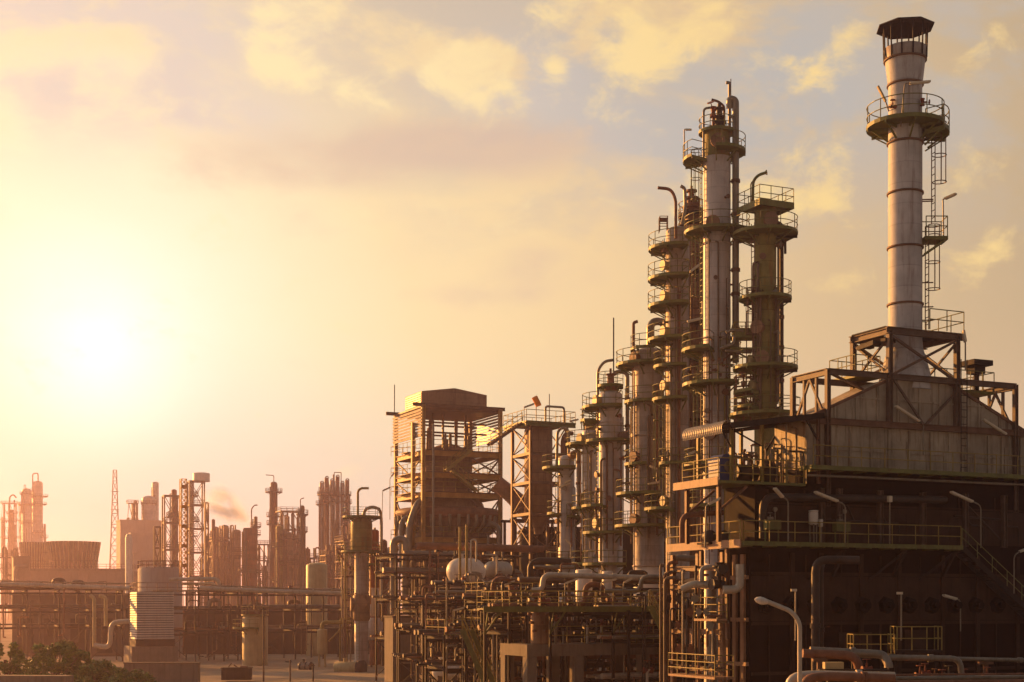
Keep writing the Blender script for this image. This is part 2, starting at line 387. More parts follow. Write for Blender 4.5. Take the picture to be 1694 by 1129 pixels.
cr = N.new('ShaderNodeValToRGB'); LK.new(ma('DIVIDE', gw, 3.), cr.inputs['Fac'])
stops = SKY_STOPS = [(0., (1.35, 1.32, 1.16)), (.03, (1.12, 1.10, .94)), (.055, (1.0, .98, .80)), (.09, (.98, .91, .66)), (.14, (.97, .82, .52)), (.21, (.95, .74, .40)),
         (.36, (.87, .62, .315)), (.50, (.71, .505, .27)), (.70, (.50, .365, .215)), (1.1, (.25, .24, .235)), (1.6, (.16, .168, .185)), (3., (.085, .092, .11))]
for i, (p, c) in enumerate(stops):
    e = cr.color_ramp.elements[i] if i < 2 else cr.color_ramp.elements.new(p / 3)
    e.position = p / 3; e.color = lin(c)
base = cr.outputs['Color']
# pink air low down, a paler veil of grey cloud high up
base = mixc(ma('MULTIPLY', ma('MULTIPLY', sm(el, .20, .05), .9), sm(g, .02, .10)), base, mixc(sm(g, .12, .5), (.62, .63, .57), (.74, .52, .35)))
dl = ma('DIVIDE', ma('SUBTRACT', az, -1.2), .42); dl2 = ma('DIVIDE', ma('SUBTRACT', el, .35), .45)   # sky glow added out of view on the sun's side to light the columns
base = mixc(ma('EXPONENT', ma('MULTIPLY', ma('ADD', ma('MULTIPLY', dl, dl), ma('MULTIPLY', dl2, dl2)), -1.)), base, (2.0, 1.75, 1.45))
front = sm(g, 1.25, .75)
n1 = noise(7., (1, 1, 2.0), 1.3, 10, .62, .3); n2 = noise(16., (1, 1, 1.6), 7.1, 8, .6, .2)
cl = ma('ADD', ma('MULTIPLY', n1, .72), ma('MULTIPLY', n2, .28))
high = ma('MULTIPLY', ma('MULTIPLY', sm(el, .17, .36), sm(g, .12, .34)), front)
grey = ma('MULTIPLY', ma('MULTIPLY', sm(cl, .56, .44), high), .8)
base = mixc(grey, base, (.53, .46, .385))
def addb(items):
    t = None
    for b in items:
        q = ma('MULTIPLY', blob(*b[:4]), b[4]); t = q if t is None else ma('ADD', t, q)
    return t
gap = addb([(890, 130, 150, 60, 1.3), (1270, 90, 140, 110, 1.2), (1000, 215, 160, 50, .5), (1420, 190, 240, 80, .8), (80, 70, 330, 130, 1.4), (330, 190, 170, 40, .7), (1150, 260, 140, 70, .8), (1030, 215, 90, 30, .7), (300, 30, 160, 60, .4)])
base = mixc(ma('MULTIPLY', ma('MULTIPLY', sm(cl, .62, .44), gap), .95, clamp=True), base, mixc(sm(g, .2, .45), (.72, .61, .51), (.50, .465, .42)))
puff = addb([(770, 85, 95, 70, .9), (950, 25, 90, 40, .9), (1060, 85, 85, 60, 1.15), (1190, 30, 60, 45, .8), (920, 112, 26, 20, 1.), (640, 150, 170, 50, .6), (1345, 140, 60, 40, .5), (1650, 90, 70, 50, .6),
             (1330, 320, 130, 60, .9), (1600, 420, 90, 60, .7), (450, 40, 120, 60, .7), (840, 150, 80, 50, .6), (520, 120, 90, 40, .6), (1240, 200, 60, 40, .45), (1400, 60, 70, 40, .75), (1640, 290, 80, 50, .8), (1560, 170, 80, 40, .4), (1010, 330, 260, 60, .35), (960, 175, 90, 30, .5), (1660, 400, 60, 30, .35)])
n3 = noise(20., (1, 1, 1.5), 3.3, 12, .64, .35)
pm = sm(ma('ADD', ma('MULTIPLY', puff, .5), ma('MULTIPLY', ma('SUBTRACT', n3, .5), 2.1)), 0.19, .70)
base = mixc(ma('MULTIPLY', pm, .95), base, mixc(sm(g, .2, .5), (1.0, .80, .43), (1.0, .71, .28)))
mauve = addb([(600, 250, 260, 50, 1.), (830, 235, 190, 45, .9), (560, 300, 120, 22, .5), (760, 490, 160, 16, .35)])
base = mixc(ma('MULTIPLY', sm(ma('ADD', ma('MULTIPLY', mauve, .62), ma('MULTIPLY', ma('SUBTRACT', cl, .5), 2.2)), .05, .8), .75), base, (.64, .465, .36))
gold = addb([(60, 280, 140, 30, .6), (180, 110, 170, 40, .45), (420, 230, 160, 40, .4)])
base = mixc(ma('MULTIPLY', sm(ma('ADD', ma('MULTIPLY', gold, .7), ma('MULTIPLY', ma('SUBTRACT', n1, .5), 1.)), .2, .7), .5), base, (1., .84, .60))
sky = N.new('ShaderNodeTexSky'); sky.sky_type = 'NISHITA'; sky.sun_disc = False; sky.sun_elevation = SUN_EL; sky.sun_rotation = SUN_AZ; sky.dust_density = 3.; sky.air_density = 1.4
bg2 = N.new('ShaderNodeBackground'); LK.new(sky.outputs['Color'], bg2.inputs['Color']); bg2.inputs['Strength'].default_value = .005
LK.new(base, bg.inputs['Color']); bg.inputs['Strength'].default_value = .31
ad = N.new('ShaderNodeAddShader'); LK.new(bg.outputs[0], ad.inputs[0]); LK.new(bg2.outputs[0], ad.inputs[1])
LK.new(ad.outputs[0], N['World Output'].inputs['Surface'])
# ------------------------------------------------------------------ air
hz = MB().bx(-3100, -60, -1, 3100, 3300, 76).build('haze', 'yard'); hz.data.materials.clear()
hm = bpy.data.materials.new('air'); hm.use_nodes = True; hn = hm.node_tree
hn.nodes.remove(hn.nodes['Principled BSDF']); pv = hn.nodes.new('ShaderNodeVolumePrincipled')
pv.inputs['Color'].default_value = (.96, .73, .93, 1); pv.inputs['Density'].default_value = HAZE = .00034; pv.inputs['Anisotropy'].default_value = .78
hn.links.new(pv.outputs[0], hn.nodes['Material Output'].inputs['Volume']); hz.data.materials.append(hm); tag(hz, kind='stuff')
hz.display_type = 'WIRE'
# ------------------------------------------------------------------ ground
gmb = MB(); gmb.add([(-3000, -50, 0), (3000, -50, 0), (3000, 3200, 0), (-3000, 3200, 0)], [(0, 1, 2, 3)])
tag(gmb.build('yard', 'yard'), kind='structure')
scene.view_settings.view_transform = 'Standard'; scene.view_settings.look = 'None'; scene.view_settings.exposure = 1.6; scene.view_settings.gamma = 1
cy = scene.cycles
cy.use_denoising = True; cy.max_bounces = 6; cy.diffuse_bounces = 3; cy.glossy_bounces = 3; cy.volume_bounces = 1; cy.transmission_bounces = 2
cy.use_adaptive_sampling = True; cy.adaptive_threshold = .02; cy.sample_clamp_indirect = 4
# ================================================================== chimney stack
t = Thing('chimney_stack', 'tall grey steel chimney with rain hood and ring platform above the furnace', 'chimney', 1497.5, 81.3, z=19.9)
ch = t; r = .93
mb = MB()
ys = [640, 600, 575, 552]
prof = [(1.55, 0.), (1.5, .4), (1.3, t.z(612)), (r + .04, t.z(578)), (r, t.z(560)), (r, t.z(235)), (r * .985, t.z(170)), (r * 1.0, t.z(145)), (1.10, t.z(101)), (1.15, t.z(82)), (1.09, t.z(82)), (1.05, t.z(98))]
mb.lathe(prof, 40); sh = t.add('shell', mb, 'stack_steel')
for y, rr in ((505, r), (411, r), (321, r), (238, r), (142, r), (101, 1.1)):
    q = MB().lathe([(rr, t.z(y) - .06), (rr + .085, t.z(y) - .05), (rr + .085, t.z(y) + .05), (rr, t.z(y) + .06)], 40, close=False)
    t.add('stiffening_ring', q, 'steel_brown', sh)
t.add('rim_band', MB().lathe([(1.105, t.z(100)), (1.165, t.z(81.5)), (1.14, t.z(81)), (1.09, t.z(81))], 40, close=False), 'cladding_dull', sh)
q = MB()                                          # rain hood: eight flat plates on posts
zt = t.z(46); n = 8; rr = 1.62
vs = [(rr * math.cos(2 * PI * (k + .35) / n), rr * math.sin(2 * PI * (k + .35) / n), zt) for k in range(n)]
q.add(vs + [(0, 0, zt + .42)], [(k, (k + 1) % n, n) for k in range(n)])
q.add(vs + [(x, y, zt - .06) for x, y, z in vs] + [(0, 0, zt + .34)], [(k, n + k, n + (k + 1) % n, (k + 1) % n) for k in range(n)] + [(n + (k + 1) % n, n + k, 2 * n) for k in range(n)])
hd = t.add('rain_hood', q, 'black_cap')
for k in range(12):
    a = 2 * PI * (k + .2) / 12; c, s_ = math.cos(a), math.sin(a)
    q = MB().bar((1.17 * c, 1.17 * s_, t.z(100)), (1.22 * c, 1.22 * s_, zt + .02), .07)
    t.add('hood_strut', q, 'black_cap', hd)
t.r = r
ring_platform(t, t.z(213), r + .03, 2.12, 0, 360, h=1.15)
ring_platform(t, t.z(226), 1.2, 2.38, -45, 10, h=1.15)
# upper caged ladder, rest platform, lower caged ladder on the right-hand side
bx_ = lambda px: t.x(px)
t.add('ladder', ladder(MB(), (bx_(1541), -.35), t.z(372), t.z(236), 10, True), 'steel_brown')
pl = MB().bx(bx_(1524), -.75, t.z(402), bx_(1562), .5, t.z(396)); pl.bar((bx_(1524), -.6, t.z(425)), (bx_(1556), -.6, t.z(403)), .1); pl.bar((bx_(1524), .4, t.z(425)), (bx_(1556), .4, t.z(403)), .1)
po = t.add('platform', pl, 'green_paint')
t.add('railing', rail(MB(), [(bx_(1526), -.73, t.z(396)), (bx_(1561), -.73, t.z(396)), (bx_(1561), .48, t.z(396)), (bx_(1526), .48, t.z(396))], 1.1), 'rail_green', po)
t.add('ladder', ladder(MB(), (bx_(1531), -.3), t.z(548), t.z(405), 10, True), 'steel_brown')
for y in (333, 336, 240, 470, 510, 532): t.add('ladder_bracket', MB().bar((r * .95, -.3, t.z(y)), (bx_(1541), -.35, t.z(y)), .06), 'steel_brown')
q = MB(); valve(q, (bx_(1472), -.6, t.z(183)), .09, (1, .3, 0)); t.add('valve', q, 'valve_red')
q = MB(); valve(q, (bx_(1519), -.85, t.z(178)), .09, (0, 0, 1), (1, 0, 0)); t.add('valve', q, 'valve_red')
tube_lamp('pale tube lamp tilted up to the left at the chimney ring platform', [(1470, 184), (1465, 168)], (1452, 143), 80.2, 'tank_cream')
tube_lamp('level tube lamp in front of the flared top of the chimney', [(1490, 210), (1497, 138), (1505, 138)], (1539, 135), 80.0)
tube_lamp('short tube lamp beside the caged ladder halfway up the chimney', [(1561, 396), (1560, 330), (1563, 329)], (1577, 325), 80.9, dy=-.5)
tube_lamp('tube lamp standing upright on a pole right of the chimney base', [(1597, 612), (1597, 566)], (1594, 547), 80.5, 'lamp_cream', .2, dy=.05)
# ================================================================== fired furnace
C0 = (1240, 75.0)
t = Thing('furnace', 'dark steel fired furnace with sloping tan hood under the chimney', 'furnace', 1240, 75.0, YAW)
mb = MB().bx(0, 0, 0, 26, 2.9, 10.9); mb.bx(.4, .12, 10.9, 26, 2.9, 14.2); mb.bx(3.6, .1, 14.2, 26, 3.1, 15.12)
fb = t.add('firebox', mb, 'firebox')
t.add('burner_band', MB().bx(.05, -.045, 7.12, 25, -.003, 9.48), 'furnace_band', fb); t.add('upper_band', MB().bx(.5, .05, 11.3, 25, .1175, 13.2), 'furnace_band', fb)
q = MB()                                          # stiffener grid over the firebox wall
for L in (4.45, 5.6, 8.3, 11.2, 14.2, 17.): t.add('wall_post', MB().ibeam((L, -.12, 11.2), (L, -.12, 14.15), .26, .26), 'frame_grey')
for L in (2.6, 4.45, 7.05, 9.6, 12.6, 15.1, 18.0, 21.): q.bx(L - .12, -.16, 0, L + .12, 0, 10.7)
for z in (4.4, 7.0, 9.6): q.bx(.1, -.075, z - .09, 25, 0, z + .09)
for z in (12.0, 13.3): q.bx(.5, .04, z - .05, 25, .118, z + .05)
for L in (1.2, 3.5, 5.8, 8.4, 11.1, 13.9, 16.5, 19.3): q.bx(L - .04, -.05, 0, L + .04, 0, 10.6); q.bx(L - .04, .06, 11.3, L + .04, .118, 14)
t.add('stiffener_grid', q, 'furnace_band', fb)
for L0, L1 in ((5.2, 6.4), (7.8, 8.9), (10.2, 11.9), (13.2, 14.4), (15.9, 17.2)): t.add('access_panel', MB().bx(L0, .02, 11.5, L1, .045, 12.9), 'furnace_band', fb)
for L0, L1, z0, z1 in ((1.5, 3.3, 8.9, 9.5), (5.0, 6.4, 9.0, 9.45), (10., 11.5, 4.8, 6.6), (12.8, 14.6, 2.4, 4.1), (5.6, 7.8, 5., 6.5)): t.add('access_panel', MB().bx(L0, -.07, z0, L1, -.048, z1), 'furnace_band', fb)
q = MB()
for k in range(11):
    L = .9 + 1.56 * k
    if L > 17: continue
    q = MB(); q.cyl((L, -.02, 7.95), (L, -.34, 7.95), .5, .42, 6); q.cyl((L, -.345, 7.95), (L, -.6, 7.95), .2, .2, 8)
    t.add('burner', q, 'burner', fb)
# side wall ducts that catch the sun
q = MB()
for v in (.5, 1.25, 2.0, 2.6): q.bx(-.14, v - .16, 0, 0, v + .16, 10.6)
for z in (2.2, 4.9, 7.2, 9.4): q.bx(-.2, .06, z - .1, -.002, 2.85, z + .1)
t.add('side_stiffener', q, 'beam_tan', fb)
# ---- hood (convection section)
HV0, HV1, zb = .3, 3.1, 15.2
poly = [(3.7, zb), (19.6, zb), (19.6, 17.55), (13.3, 20.3), (9.4, 20.3), (3.7, 17.75)]
mb = MB().prism(poly, HV0, HV1)
hood = t.add('hood', mb, 'hood_steel')
q = MB()
top = lambda L: 17.75 + (L - 3.7) * (20.3 - 17.75) / 5.7 if L < 9.4 else (20.3 if L < 13.3 else 20.3 - (L - 13.3) * 2.75 / 6.3)
for L in (4.1, 5.6, 7.0, 8.4, 9.8, 11.3, 12.7, 14.1, 15.5, 17., 18.4): q.bx(L - .05, HV0 - .07, 17.9, L + .05, HV0, top(L) - .02)
for L in (4.3, 5.4, 6.6, 8.0, 9.2, 10.6, 12.1, 13.4, 14.6, 16.2, 17.2, 18.6): q.bx(L - .08, HV0 - .09, 15.3, L + .08, HV0, 17.5)
q.bx(6.8, HV0 - .06, 19.1, 16.3, HV0, 19.19); q.bx(3.7, HV0 - .06, 16.25, 19.5, HV0, 16.32)
q.bx(9.2, HV0 - .085, 15.4, 10.4, HV0, 16.9); q.bx(13.0, HV0 - .07, 15.3, 14.2, HV0, 16.5); q.bx(17.4, HV0 - .07, 15.3, 18.1, HV0, 16.9)
t.add('panel_rib', q, 'hood_steel', hood)
q = MB(); q.ibeam((3.4, HV0 - .18, 17.75), (19.7, HV0 - .18, 17.75), .22, .34); q.bar((3.6, HV0 - .03, 17.78), (9.4, HV0 - .03, 20.34), .12, .16); q.bar((13.3, HV0 - .03, 20.34), (19.6, HV0 - .03, 17.6), .12, .16)
t.add('hood_trim', q, 'steel_brown', hood)
# ---- steel frame over the hood and the tower that carries the chimney
q = MB()
zt, ztt = 20.4, 22.9; vf, vr = HV0 - .18, 3.25
for L in (5.02, 18.05):
    for v in (vf, vr): q.ibeam((L, v, zb - 2.0 if v == vf else 16.), (L, v, zt + .1), .24, .24)
for v in (vf, vr): q.ibeam((5.02, v, zt), (18.05, v, zt), .22, .32)
for L in (5.02, 18.05): q.ibeam((L, vf, zt - .02), (L, vr, zt - .02), .22, .36)
for L in (5.02, 18.05):
    for v in (1.1, 2.2): q.bar((L, v, 16.2), (L, v, zt - .2), .14)
    q.bar((L, vf, 17.6), (L, 1.7, zt - .2), .12); q.bar((L, vr, 17.6), (L, 1.7, zt - .2), .12)
for L in (9.12, 13.8):
    for v in (vf, vr): q.ibeam((L, v, 17.9), (L, v, ztt), .27, .27)
for v in (vf, vr): q.ibeam((8.9, v, ztt), (14.3, v, ztt), .26, .36)
for L in (9.12, 13.8): q.ibeam((L, vf, ztt - .02), (L, vr, ztt - .02), .24, .36)
for a, b in (((9.3, 22.6), (13.6, 20.5)), ((9.3, 20.5), (13.6, 22.6))): q.bar((a[0], vf, a[1]), (b[0], vf, b[1]), .13)
for a, b in (((9.3, 22.6), (13.6, 20.5)), ((9.3, 20.5), (13.6, 22.6))): q.bar((a[0], vr, a[1]), (b[0], vr, b[1]), .13)
for L in (9.12, 13.8): q.bar((L, vf, 22.6), (L, vr, 20.5), .11); q.bar((L, vf, 20.5), (L, vr, 22.6), .11)
q.bar((9.4, vf - .04, 20.2), (11.4, vf - .04, 17.9), .11); q.bar((13.5, vf - .04, 19.6), (11.6, vf - .04, 17.9), .11)
q.bar((5.2, vf, 20.3), (8.9, vf + 1.5, 19.7), .12)
t.add('support_frame', q, 'frame_grey')
q = MB().bx(9.0, vf + .2, ztt + .21, 10.3, vr, ztt + .27); q.bx(12.7, vf + .2, ztt + .21, 14.3, vr, ztt + .27); q.bx(10.3, 2.8, ztt + .21, 12.7, vr, ztt + .27)
fl = t.add('grating', q, 'steel_dark')
t.add('railing', rail(MB(), [(11.9, vf, ztt + .27), (14.3, vf, ztt + .27), (14.3, vr, ztt + .27), (12.5, vr, ztt + .27)], 1.15, 1.0), 'rail_green', fl)
# side platforms in the tower
for (L0, L1, v0, v1, z) in ((8.2, 9.9, 1.9, 4.2, 20.55), (13.0, 17.3, 1.0, 3.6, 20.0)):
    o = t.add('platform', MB().bx(L0, v0, z, L1, v1, z + .16), 'green_paint')
    t.add('railing', rail(MB(), [(L0, v0, z + .16), (L1, v0, z + .16), (L1, v1, z + .16), (L0, v1, z + .16)], 1.1, .9, closed=True), 'rail_green', o)
q = MB().bx(16.2, 1.4, 21.75, 17.6, 2.7, 22.05); q.bx(16.5, 1.7, 21.3, 17.3, 2.4, 21.745); q.cyl((16.9, 2.0, 20.2), (16.9, 2.0, 21.3), .16); q.bar((16.3, 2., 20.2), (17.5, 2., 20.2), .3)
t.add('fan_motor', q, 'steel_dark')
q = MB()
for v in (.2, 1.2, 2.0): q.bx(8.9, v, 22.25, 9.6, v + .4, 22.5)
q.bar((8.6, .7, 22.3), (9.0, 2.6, 22.3), .25)
t.add('duct_elbow', q, 'steel_dark')
t.add('ladder', ladder(MB(), (14.0, vf - .35), 15.3, 20.6, -90, False), 'steel_dark')
# ---- walkways
def walk(L0, L1, v0, v1, z, path, deck='green_paint', rl='rail_yellow', nm='walkway', gap=1.5):
    q = MB().bx(L0, v0, z - .06, L1, v1, z); q.bx(L0, v0 - .04, z - .17, L1, v0 - .002, z + .06); q.bx(L0 - .04, v0, z - .17, L0 - .002, v1, z + .06)
    k = L0 + .5
    while k < L1: q.bar((k, v0, z - .14), (k, v1, z - .14), .08, .16); k += 1.5
    o = t.add(nm, q, deck)
    t.add('railing', rail(MB(), [(a, b, z) for a, b in path], 1.1, gap, .028), rl, o); return o
walk(3.2, 25, -1.0, .1, 15.2, [(3.3, -.97), (24.9, -.97)])
q = MB(); q.tube([(3.2, -.6, 14.75), (25, -.6, 14.75)], .07, 6); t.add('handrail_pipe', q, 'pipe_grey')
walk(-1.2, 13.0, -1.25, -.01, 11.15, [(12.9, -1.22), (-1.17, -1.22)])
o = t.add('walkway', MB().bx(-1.3, .02, 11.07, -.21, 6.1, 11.13), 'steel_brown')
q = MB().bx(-1.36, -1.2, 10.88, -1.302, 6.1, 11.3); t.add('edge_beam', q, 'beam_tan', o)
t.add('railing', rail(MB(), [(-1.28, -1.1, 11.13), (-1.28, 6.1, 11.13), (-.3, 6.1, 11.13)], 1.1, 1.1, .03), 'rail_yellow', o)
o = t.add('walkway', MB().bx(-2.0, -.15, 14.21, 3.4, 3.4, 14.35), 'green_paint')
t.add('edge_beam', MB().bx(-2.07, -.2, 14.1, -2.003, 4.2, 14.5), 'beam_tan', o)
t.add('railing', rail(MB(), [(3.3, -.12, 14.35), (-1.97, -.12, 14.35), (-1.97, 3.38, 14.35), (-.9, 3.38, 14.35)], 1.15, 1.15, .03, 2), 'rail_yellow', o)
for v in (.1, 3.2): t.add('bracket', MB().ibeam((-1.8, v, 11.2), (-1.8, v, 14.1), .2, .2).bar((-1.8, v, 12.8), (-.1, v, 14.1), .12), 'steel_brown')
for v in (.3, 2.8): t.add('bracket', MB().ibeam((-1.15, v, 6.2), (-1.15, v, 10.87), .2, .2), 'steel_brown')
# stair down from the lower walkway
q = MB()
for v in (-1.2, -.35): q.bar((13.0, v, 11.1), (19.4, v, 6.5), .08, .28)
for k in range(22): a = k / 22; q.bx(13.1 + 6.3 * a, -1.2, 11.0 - 4.6 * a - .02, 13.35 + 6.3 * a, -.35, 11.0 - 4.6 * a + .02)
st = t.add('stair', q, 'steel_dark')
q = MB()
for v in (-1.2,):
    q.cyl((13.0, v, 12.15), (19.4, v, 7.55), .03, n=5); q.cyl((13.0, v, 11.65), (19.4, v, 7.05), .025, n=5)
    for k in range(7): a = k / 6; q.cyl((13 + 6.4 * a, v, 11.1 - 4.6 * a), (13 + 6.4 * a, v, 12.15 - 4.6 * a), .028, n=5)
t.add('railing', q, 'rail_green', st)
for L in (5.2, 9.2, 12.6): t.add('bracket', MB().bar((L, -1.1, 10.85), (L, -.05, 9.5), .16).bar((L, -1.1, 10.85), (L - 1.6, -.05, 9.3), .12), 'steel_dark')
# long air duct below the upper walkway
q = MB().tube([(.6, -.34, 11.4), (.6, -.34, 13.55), (12.6, -.34, 13.75)], .21, 12, .7); t.add('air_duct', q, 'pipe_dark')
for pts, r_ in ([([(L, .03, 13.3), (L + .5, .03, 12.4), (L + 1.4, .03, 12.4), (L + 1.4, .03, 11.4)], .045) for L in (6.2, 8.3, 14.2, 16.8)] +
        [([(13.5, 0., 12.9), (17.6, 0., 12.75)], .06), ([(3.8, -.02, 12.5), (9.6, -.02, 12.4)], .05), ([(14.5, .02, 13.5), (16.9, .02, 11.6)], .05)]):
    t.add('conduit', MB().tube(pts, r_, 6, .2), 'pipe_dark')
furn = t
# ---- canopy roof, corrugated eave and what stands below it
t = Thing('canopy', 'grey canopy roof with curved corrugated eave beside the furnace hood', 'canopy', 1240, 75., YAW, z=14.35)
zz = lambda z: z - 14.35
q = MB(); q.add([(-1.55, -.5, zz(17.15)), (4.3, -.5, zz(17.95)), (4.3, 3.4, zz(17.95)), (-1.55, 3.4, zz(17.15)), (-1.55, -.5, zz(17.27)), (4.3, -.5, zz(18.07)), (4.3, 3.4, zz(18.07)), (-1.55, 3.4, zz(17.27))],
               [(0, 3, 2, 1), (4, 5, 6, 7), (0, 1, 5, 4), (1, 2, 6, 5), (2, 3, 7, 6), (3, 0, 4, 7)])
q.bar((-1.5, -.53, zz(17.12)), (4.3, -.53, zz(17.94)), .06, .3)
rf = t.add('roof', q, 'steel_dark')
q = MB(); N_ = 88; vs = []; A_ = 8
for i in range(N_ + 1):
    v = -.5 + 3.9 * i / N_; am = .045 if i % 4 in (0, 1) else 0
    for k in range(A_ + 1):
        a = R(95 - 118 * k / A_); rr = .44 + am; vs.append((-1.5 - .18 - rr * math.cos(R(90) - a) * 1. if False else -1.55 - (.46 - 0) * math.cos(a) * 0 - (rr * math.sin(R(4) + R(118) * k / A_)), v, zz(17.27) - .36 + rr * math.cos(R(118) * k / A_)))
q.add(vs, [(i * (A_ + 1) + k, (i + 1) * (A_ + 1) + k, (i + 1) * (A_ + 1) + k + 1, i * (A_ + 1) + k + 1) for i in range(N_) for k in range(A_)])
t.add('corrugated_eave', q, 'sheet_pale', rf)
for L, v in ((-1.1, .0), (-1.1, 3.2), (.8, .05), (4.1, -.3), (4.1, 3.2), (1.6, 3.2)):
    q = MB().ibeam((L, v, 0), (L, v, zz(17.05 + (L + 1.55) * .137)), .16, .16); t.add('post', q, 'rail_yellow' if L < 2 else 'steel_brown')  # left-hand posts get a yellow that holds the sunlight on them
q = MB(); q.bar((-1.1, .0, zz(16.0)), (-2.2 + .5, .0, zz(16.9)), .09); q.bar((-1.1, 0, zz(17.0)), (.8, .05, zz(16.2)), .07); q.bar((4.1, -.3, zz(16.6)), (3.3, -.3, zz(17.75)), .09); q.bar((3.0, 3.1, zz(16.2)), (4.1, 3.1, zz(17.7)), .09)
q.bar((-1.4, 3.2, zz(17.0)), (4.2, 3.2, zz(17.85)), .1, .2)
t.add('brace', q, 'steel_dark')
t = Thing('machine_casing', 'rounded dark blue machine casing on the deck under the canopy', 'machine', 1202, 74.8, YAW, z=14.35)
q = MB(); pts = [(-.45, 0), (.4, 0), (.4, 1.1)] + [(.4 - .42 * (1 - math.cos(R(a))), 1.1 + .3 * math.sin(R(a))) for a in (30, 60, 90)] + [(-.2, 1.38), (-.45, 1.1)]
q.prism(pts, -.05, 1.1); b_ = t.add('casing', q, 'blue_paint')
q = MB().cyl((.1, -.055, .75), (.1, -.14, .75), .3, n=16); q.cyl((.1, -.145, .75), (.1, -.2, .75), .12); t.add('cover_plate', q, 'pipe_grey', b_)
rr_ = random.Random(3)
t = Thing('fan_set', 'low dark fan and motor with round housing behind the canopy railing', 'fan', 1255, 75.6, YAW, z=14.35)
q = MB().hlathe([(.3, -1.), (.42, -.95), (.42, .2), (.3, .25)], (0, .6, .55), (1, 0, 0), 18); q.hlathe([(.2, .25), (.2, .7), (.62, .72), (.62, 1.15), (.2, 1.2)], (0, .6, .62), (1, 0, 0), 20)
t.add('motor', q, 'pipe_dark'); t.add('base_frame', MB().bx(-1.2, .2, 0, 1.4, 1.0, .14), 'steel_dark')
q = MB()
for k in range(9): q.cyl((-.9 + .12 * k, .6, .55 - .43), (-.9 + .12 * k, .6, .56 - .43), .01)
t = Thing('pipe_manifold', 'cluster of thin valved pipes between the canopy and the furnace hood', 'pipework', 1320, 76., YAW, z=14.35)
for k in range(16):
    x, y = rr_.uniform(-1.3, .9), rr_.uniform(0, 2.4); h = rr_.uniform(1.2, 3.3); r_ = rr_.choice((.03, .045, .06))
    o = t.add('pipe', MB().tube([(x, y, 0), (x, y, h), (x + rr_.uniform(-.9, .9), y + rr_.uniform(-.3, .3), h)], r_, 6, .15), rr_.choice(('pipe_rust', 'pipe_brown', 'pipe_grey')))
    if k % 2: vq = MB(); valve(vq, (x, y, rr_.uniform(.5, 1.8)), .06, (0, 0, 1), (rr_.choice((-1, 1)), -.6, 0)); t.add('valve', vq, 'pipe_grey', o)
t = Thing('pipe_manifold', 'tangle of thin pipes and gauges at the back of the canopy deck', 'pipework', 1262, 78., YAW, z=14.35)
for k in range(18):
    x, y = rr_.uniform(-1.4, 1.2), rr_.uniform(0, 1.2); h = rr_.uniform(.8, 2.5); r_ = rr_.choice((.03, .045, .07))
    o = t.add('pipe', MB().tube([(x, y, 0), (x, y, h), (x + rr_.uniform(-1.2, 1.2), y, h)], r_, 6, .15), rr_.choice(('pipe_rust', 'pipe_brown', 'pipe_grey')))
    if k % 2: vq = MB(); valve(vq, (x, y, rr_.uniform(.5, 1.8)), .06, (0, 0, 1), (rr_.choice((-1, 1)), -.6, 0)); t.add('valve', vq, 'pipe_grey', o)
tube_lamp('sunlit tube lamp below the corrugated eave', [(1160, 770), (1158, 752), (1150, 747)], (1137, 752), 77.5)
# things on the lower furnace walkway
def fl_(L, v): q = C0; p = Vec(((1240 - HX) / F * 75., 75., 0)) + U * L + V * v; return HX + F * p.x / p.y, p.y
px_, d_ = fl_(3.6, -.55)
t = Thing('pressure_pot', 'squat white pot on short legs behind the lower furnace railing', 'vessel', px_, d_, YAW, z=11.15, group='white pots on the furnace walkway')
q = MB().lathe([(.1, 1.0), (.23, 1.05), (.25, 1.1), (.25, 1.62), (.23, 1.68)] , 18); q.lathe([(.2, 1.69), (.255, 1.7), (.255, 1.76), (.2, 1.77)], 18); t.add('shell', q, 'white_paint')
for k in range(3): a = 2 * PI * k / 3; t.add('leg', MB().bar((.2 * math.cos(a), .2 * math.sin(a), 0), (.2 * math.cos(a), .2 * math.sin(a), 1.1), .05), 'pipe_grey')
px_, d_ = fl_(4.1, -.5)
t = Thing('pressure_pot', 'smaller white pot with dark cap right of the squat one on the walkway', 'vessel', px_, d_, YAW, z=11.15, group='white pots on the furnace walkway')
q = MB().lathe([(.06, .9), (.13, .95), (.13, 1.28), (.1, 1.32)], 14); t.add('shell', q, 'white_paint'); t.add('leg', MB().cyl((0, 0, 0), (0, 0, .92), .05), 'pipe_grey')
for (a, b), lab in (((.6, 1.3), 'green valve box left of the white pots on the walkway'), ((4.9, 5.8), 'green valve box right of the white pots on the walkway')):
    px_, d_ = fl_((a + b) / 2, -.62)
    t = Thing('equipment_box', lab, 'box', px_, d_, YAW, z=11.15, group='green boxes on the furnace walkway')
    t.add('cabinet', MB().bx(-.45, -.2, .7, .45, .2, 1.2), 'green_paint')
    for x in (-.4, .4): t.add('leg', MB().bx(x - .03, -.03, 0, x + .03, .03, .7), 'green_paint')
    q = MB(); valve(q, (-.1, 0, 1.27), .07); q.cyl((.2, 0, 1.2), (.2, 0, 1.75), .025); q.cyl((.2, -.06, 1.75), (.2, .06, 1.75), .12, n=12); t.add('gauge', q, 'pipe_grey')
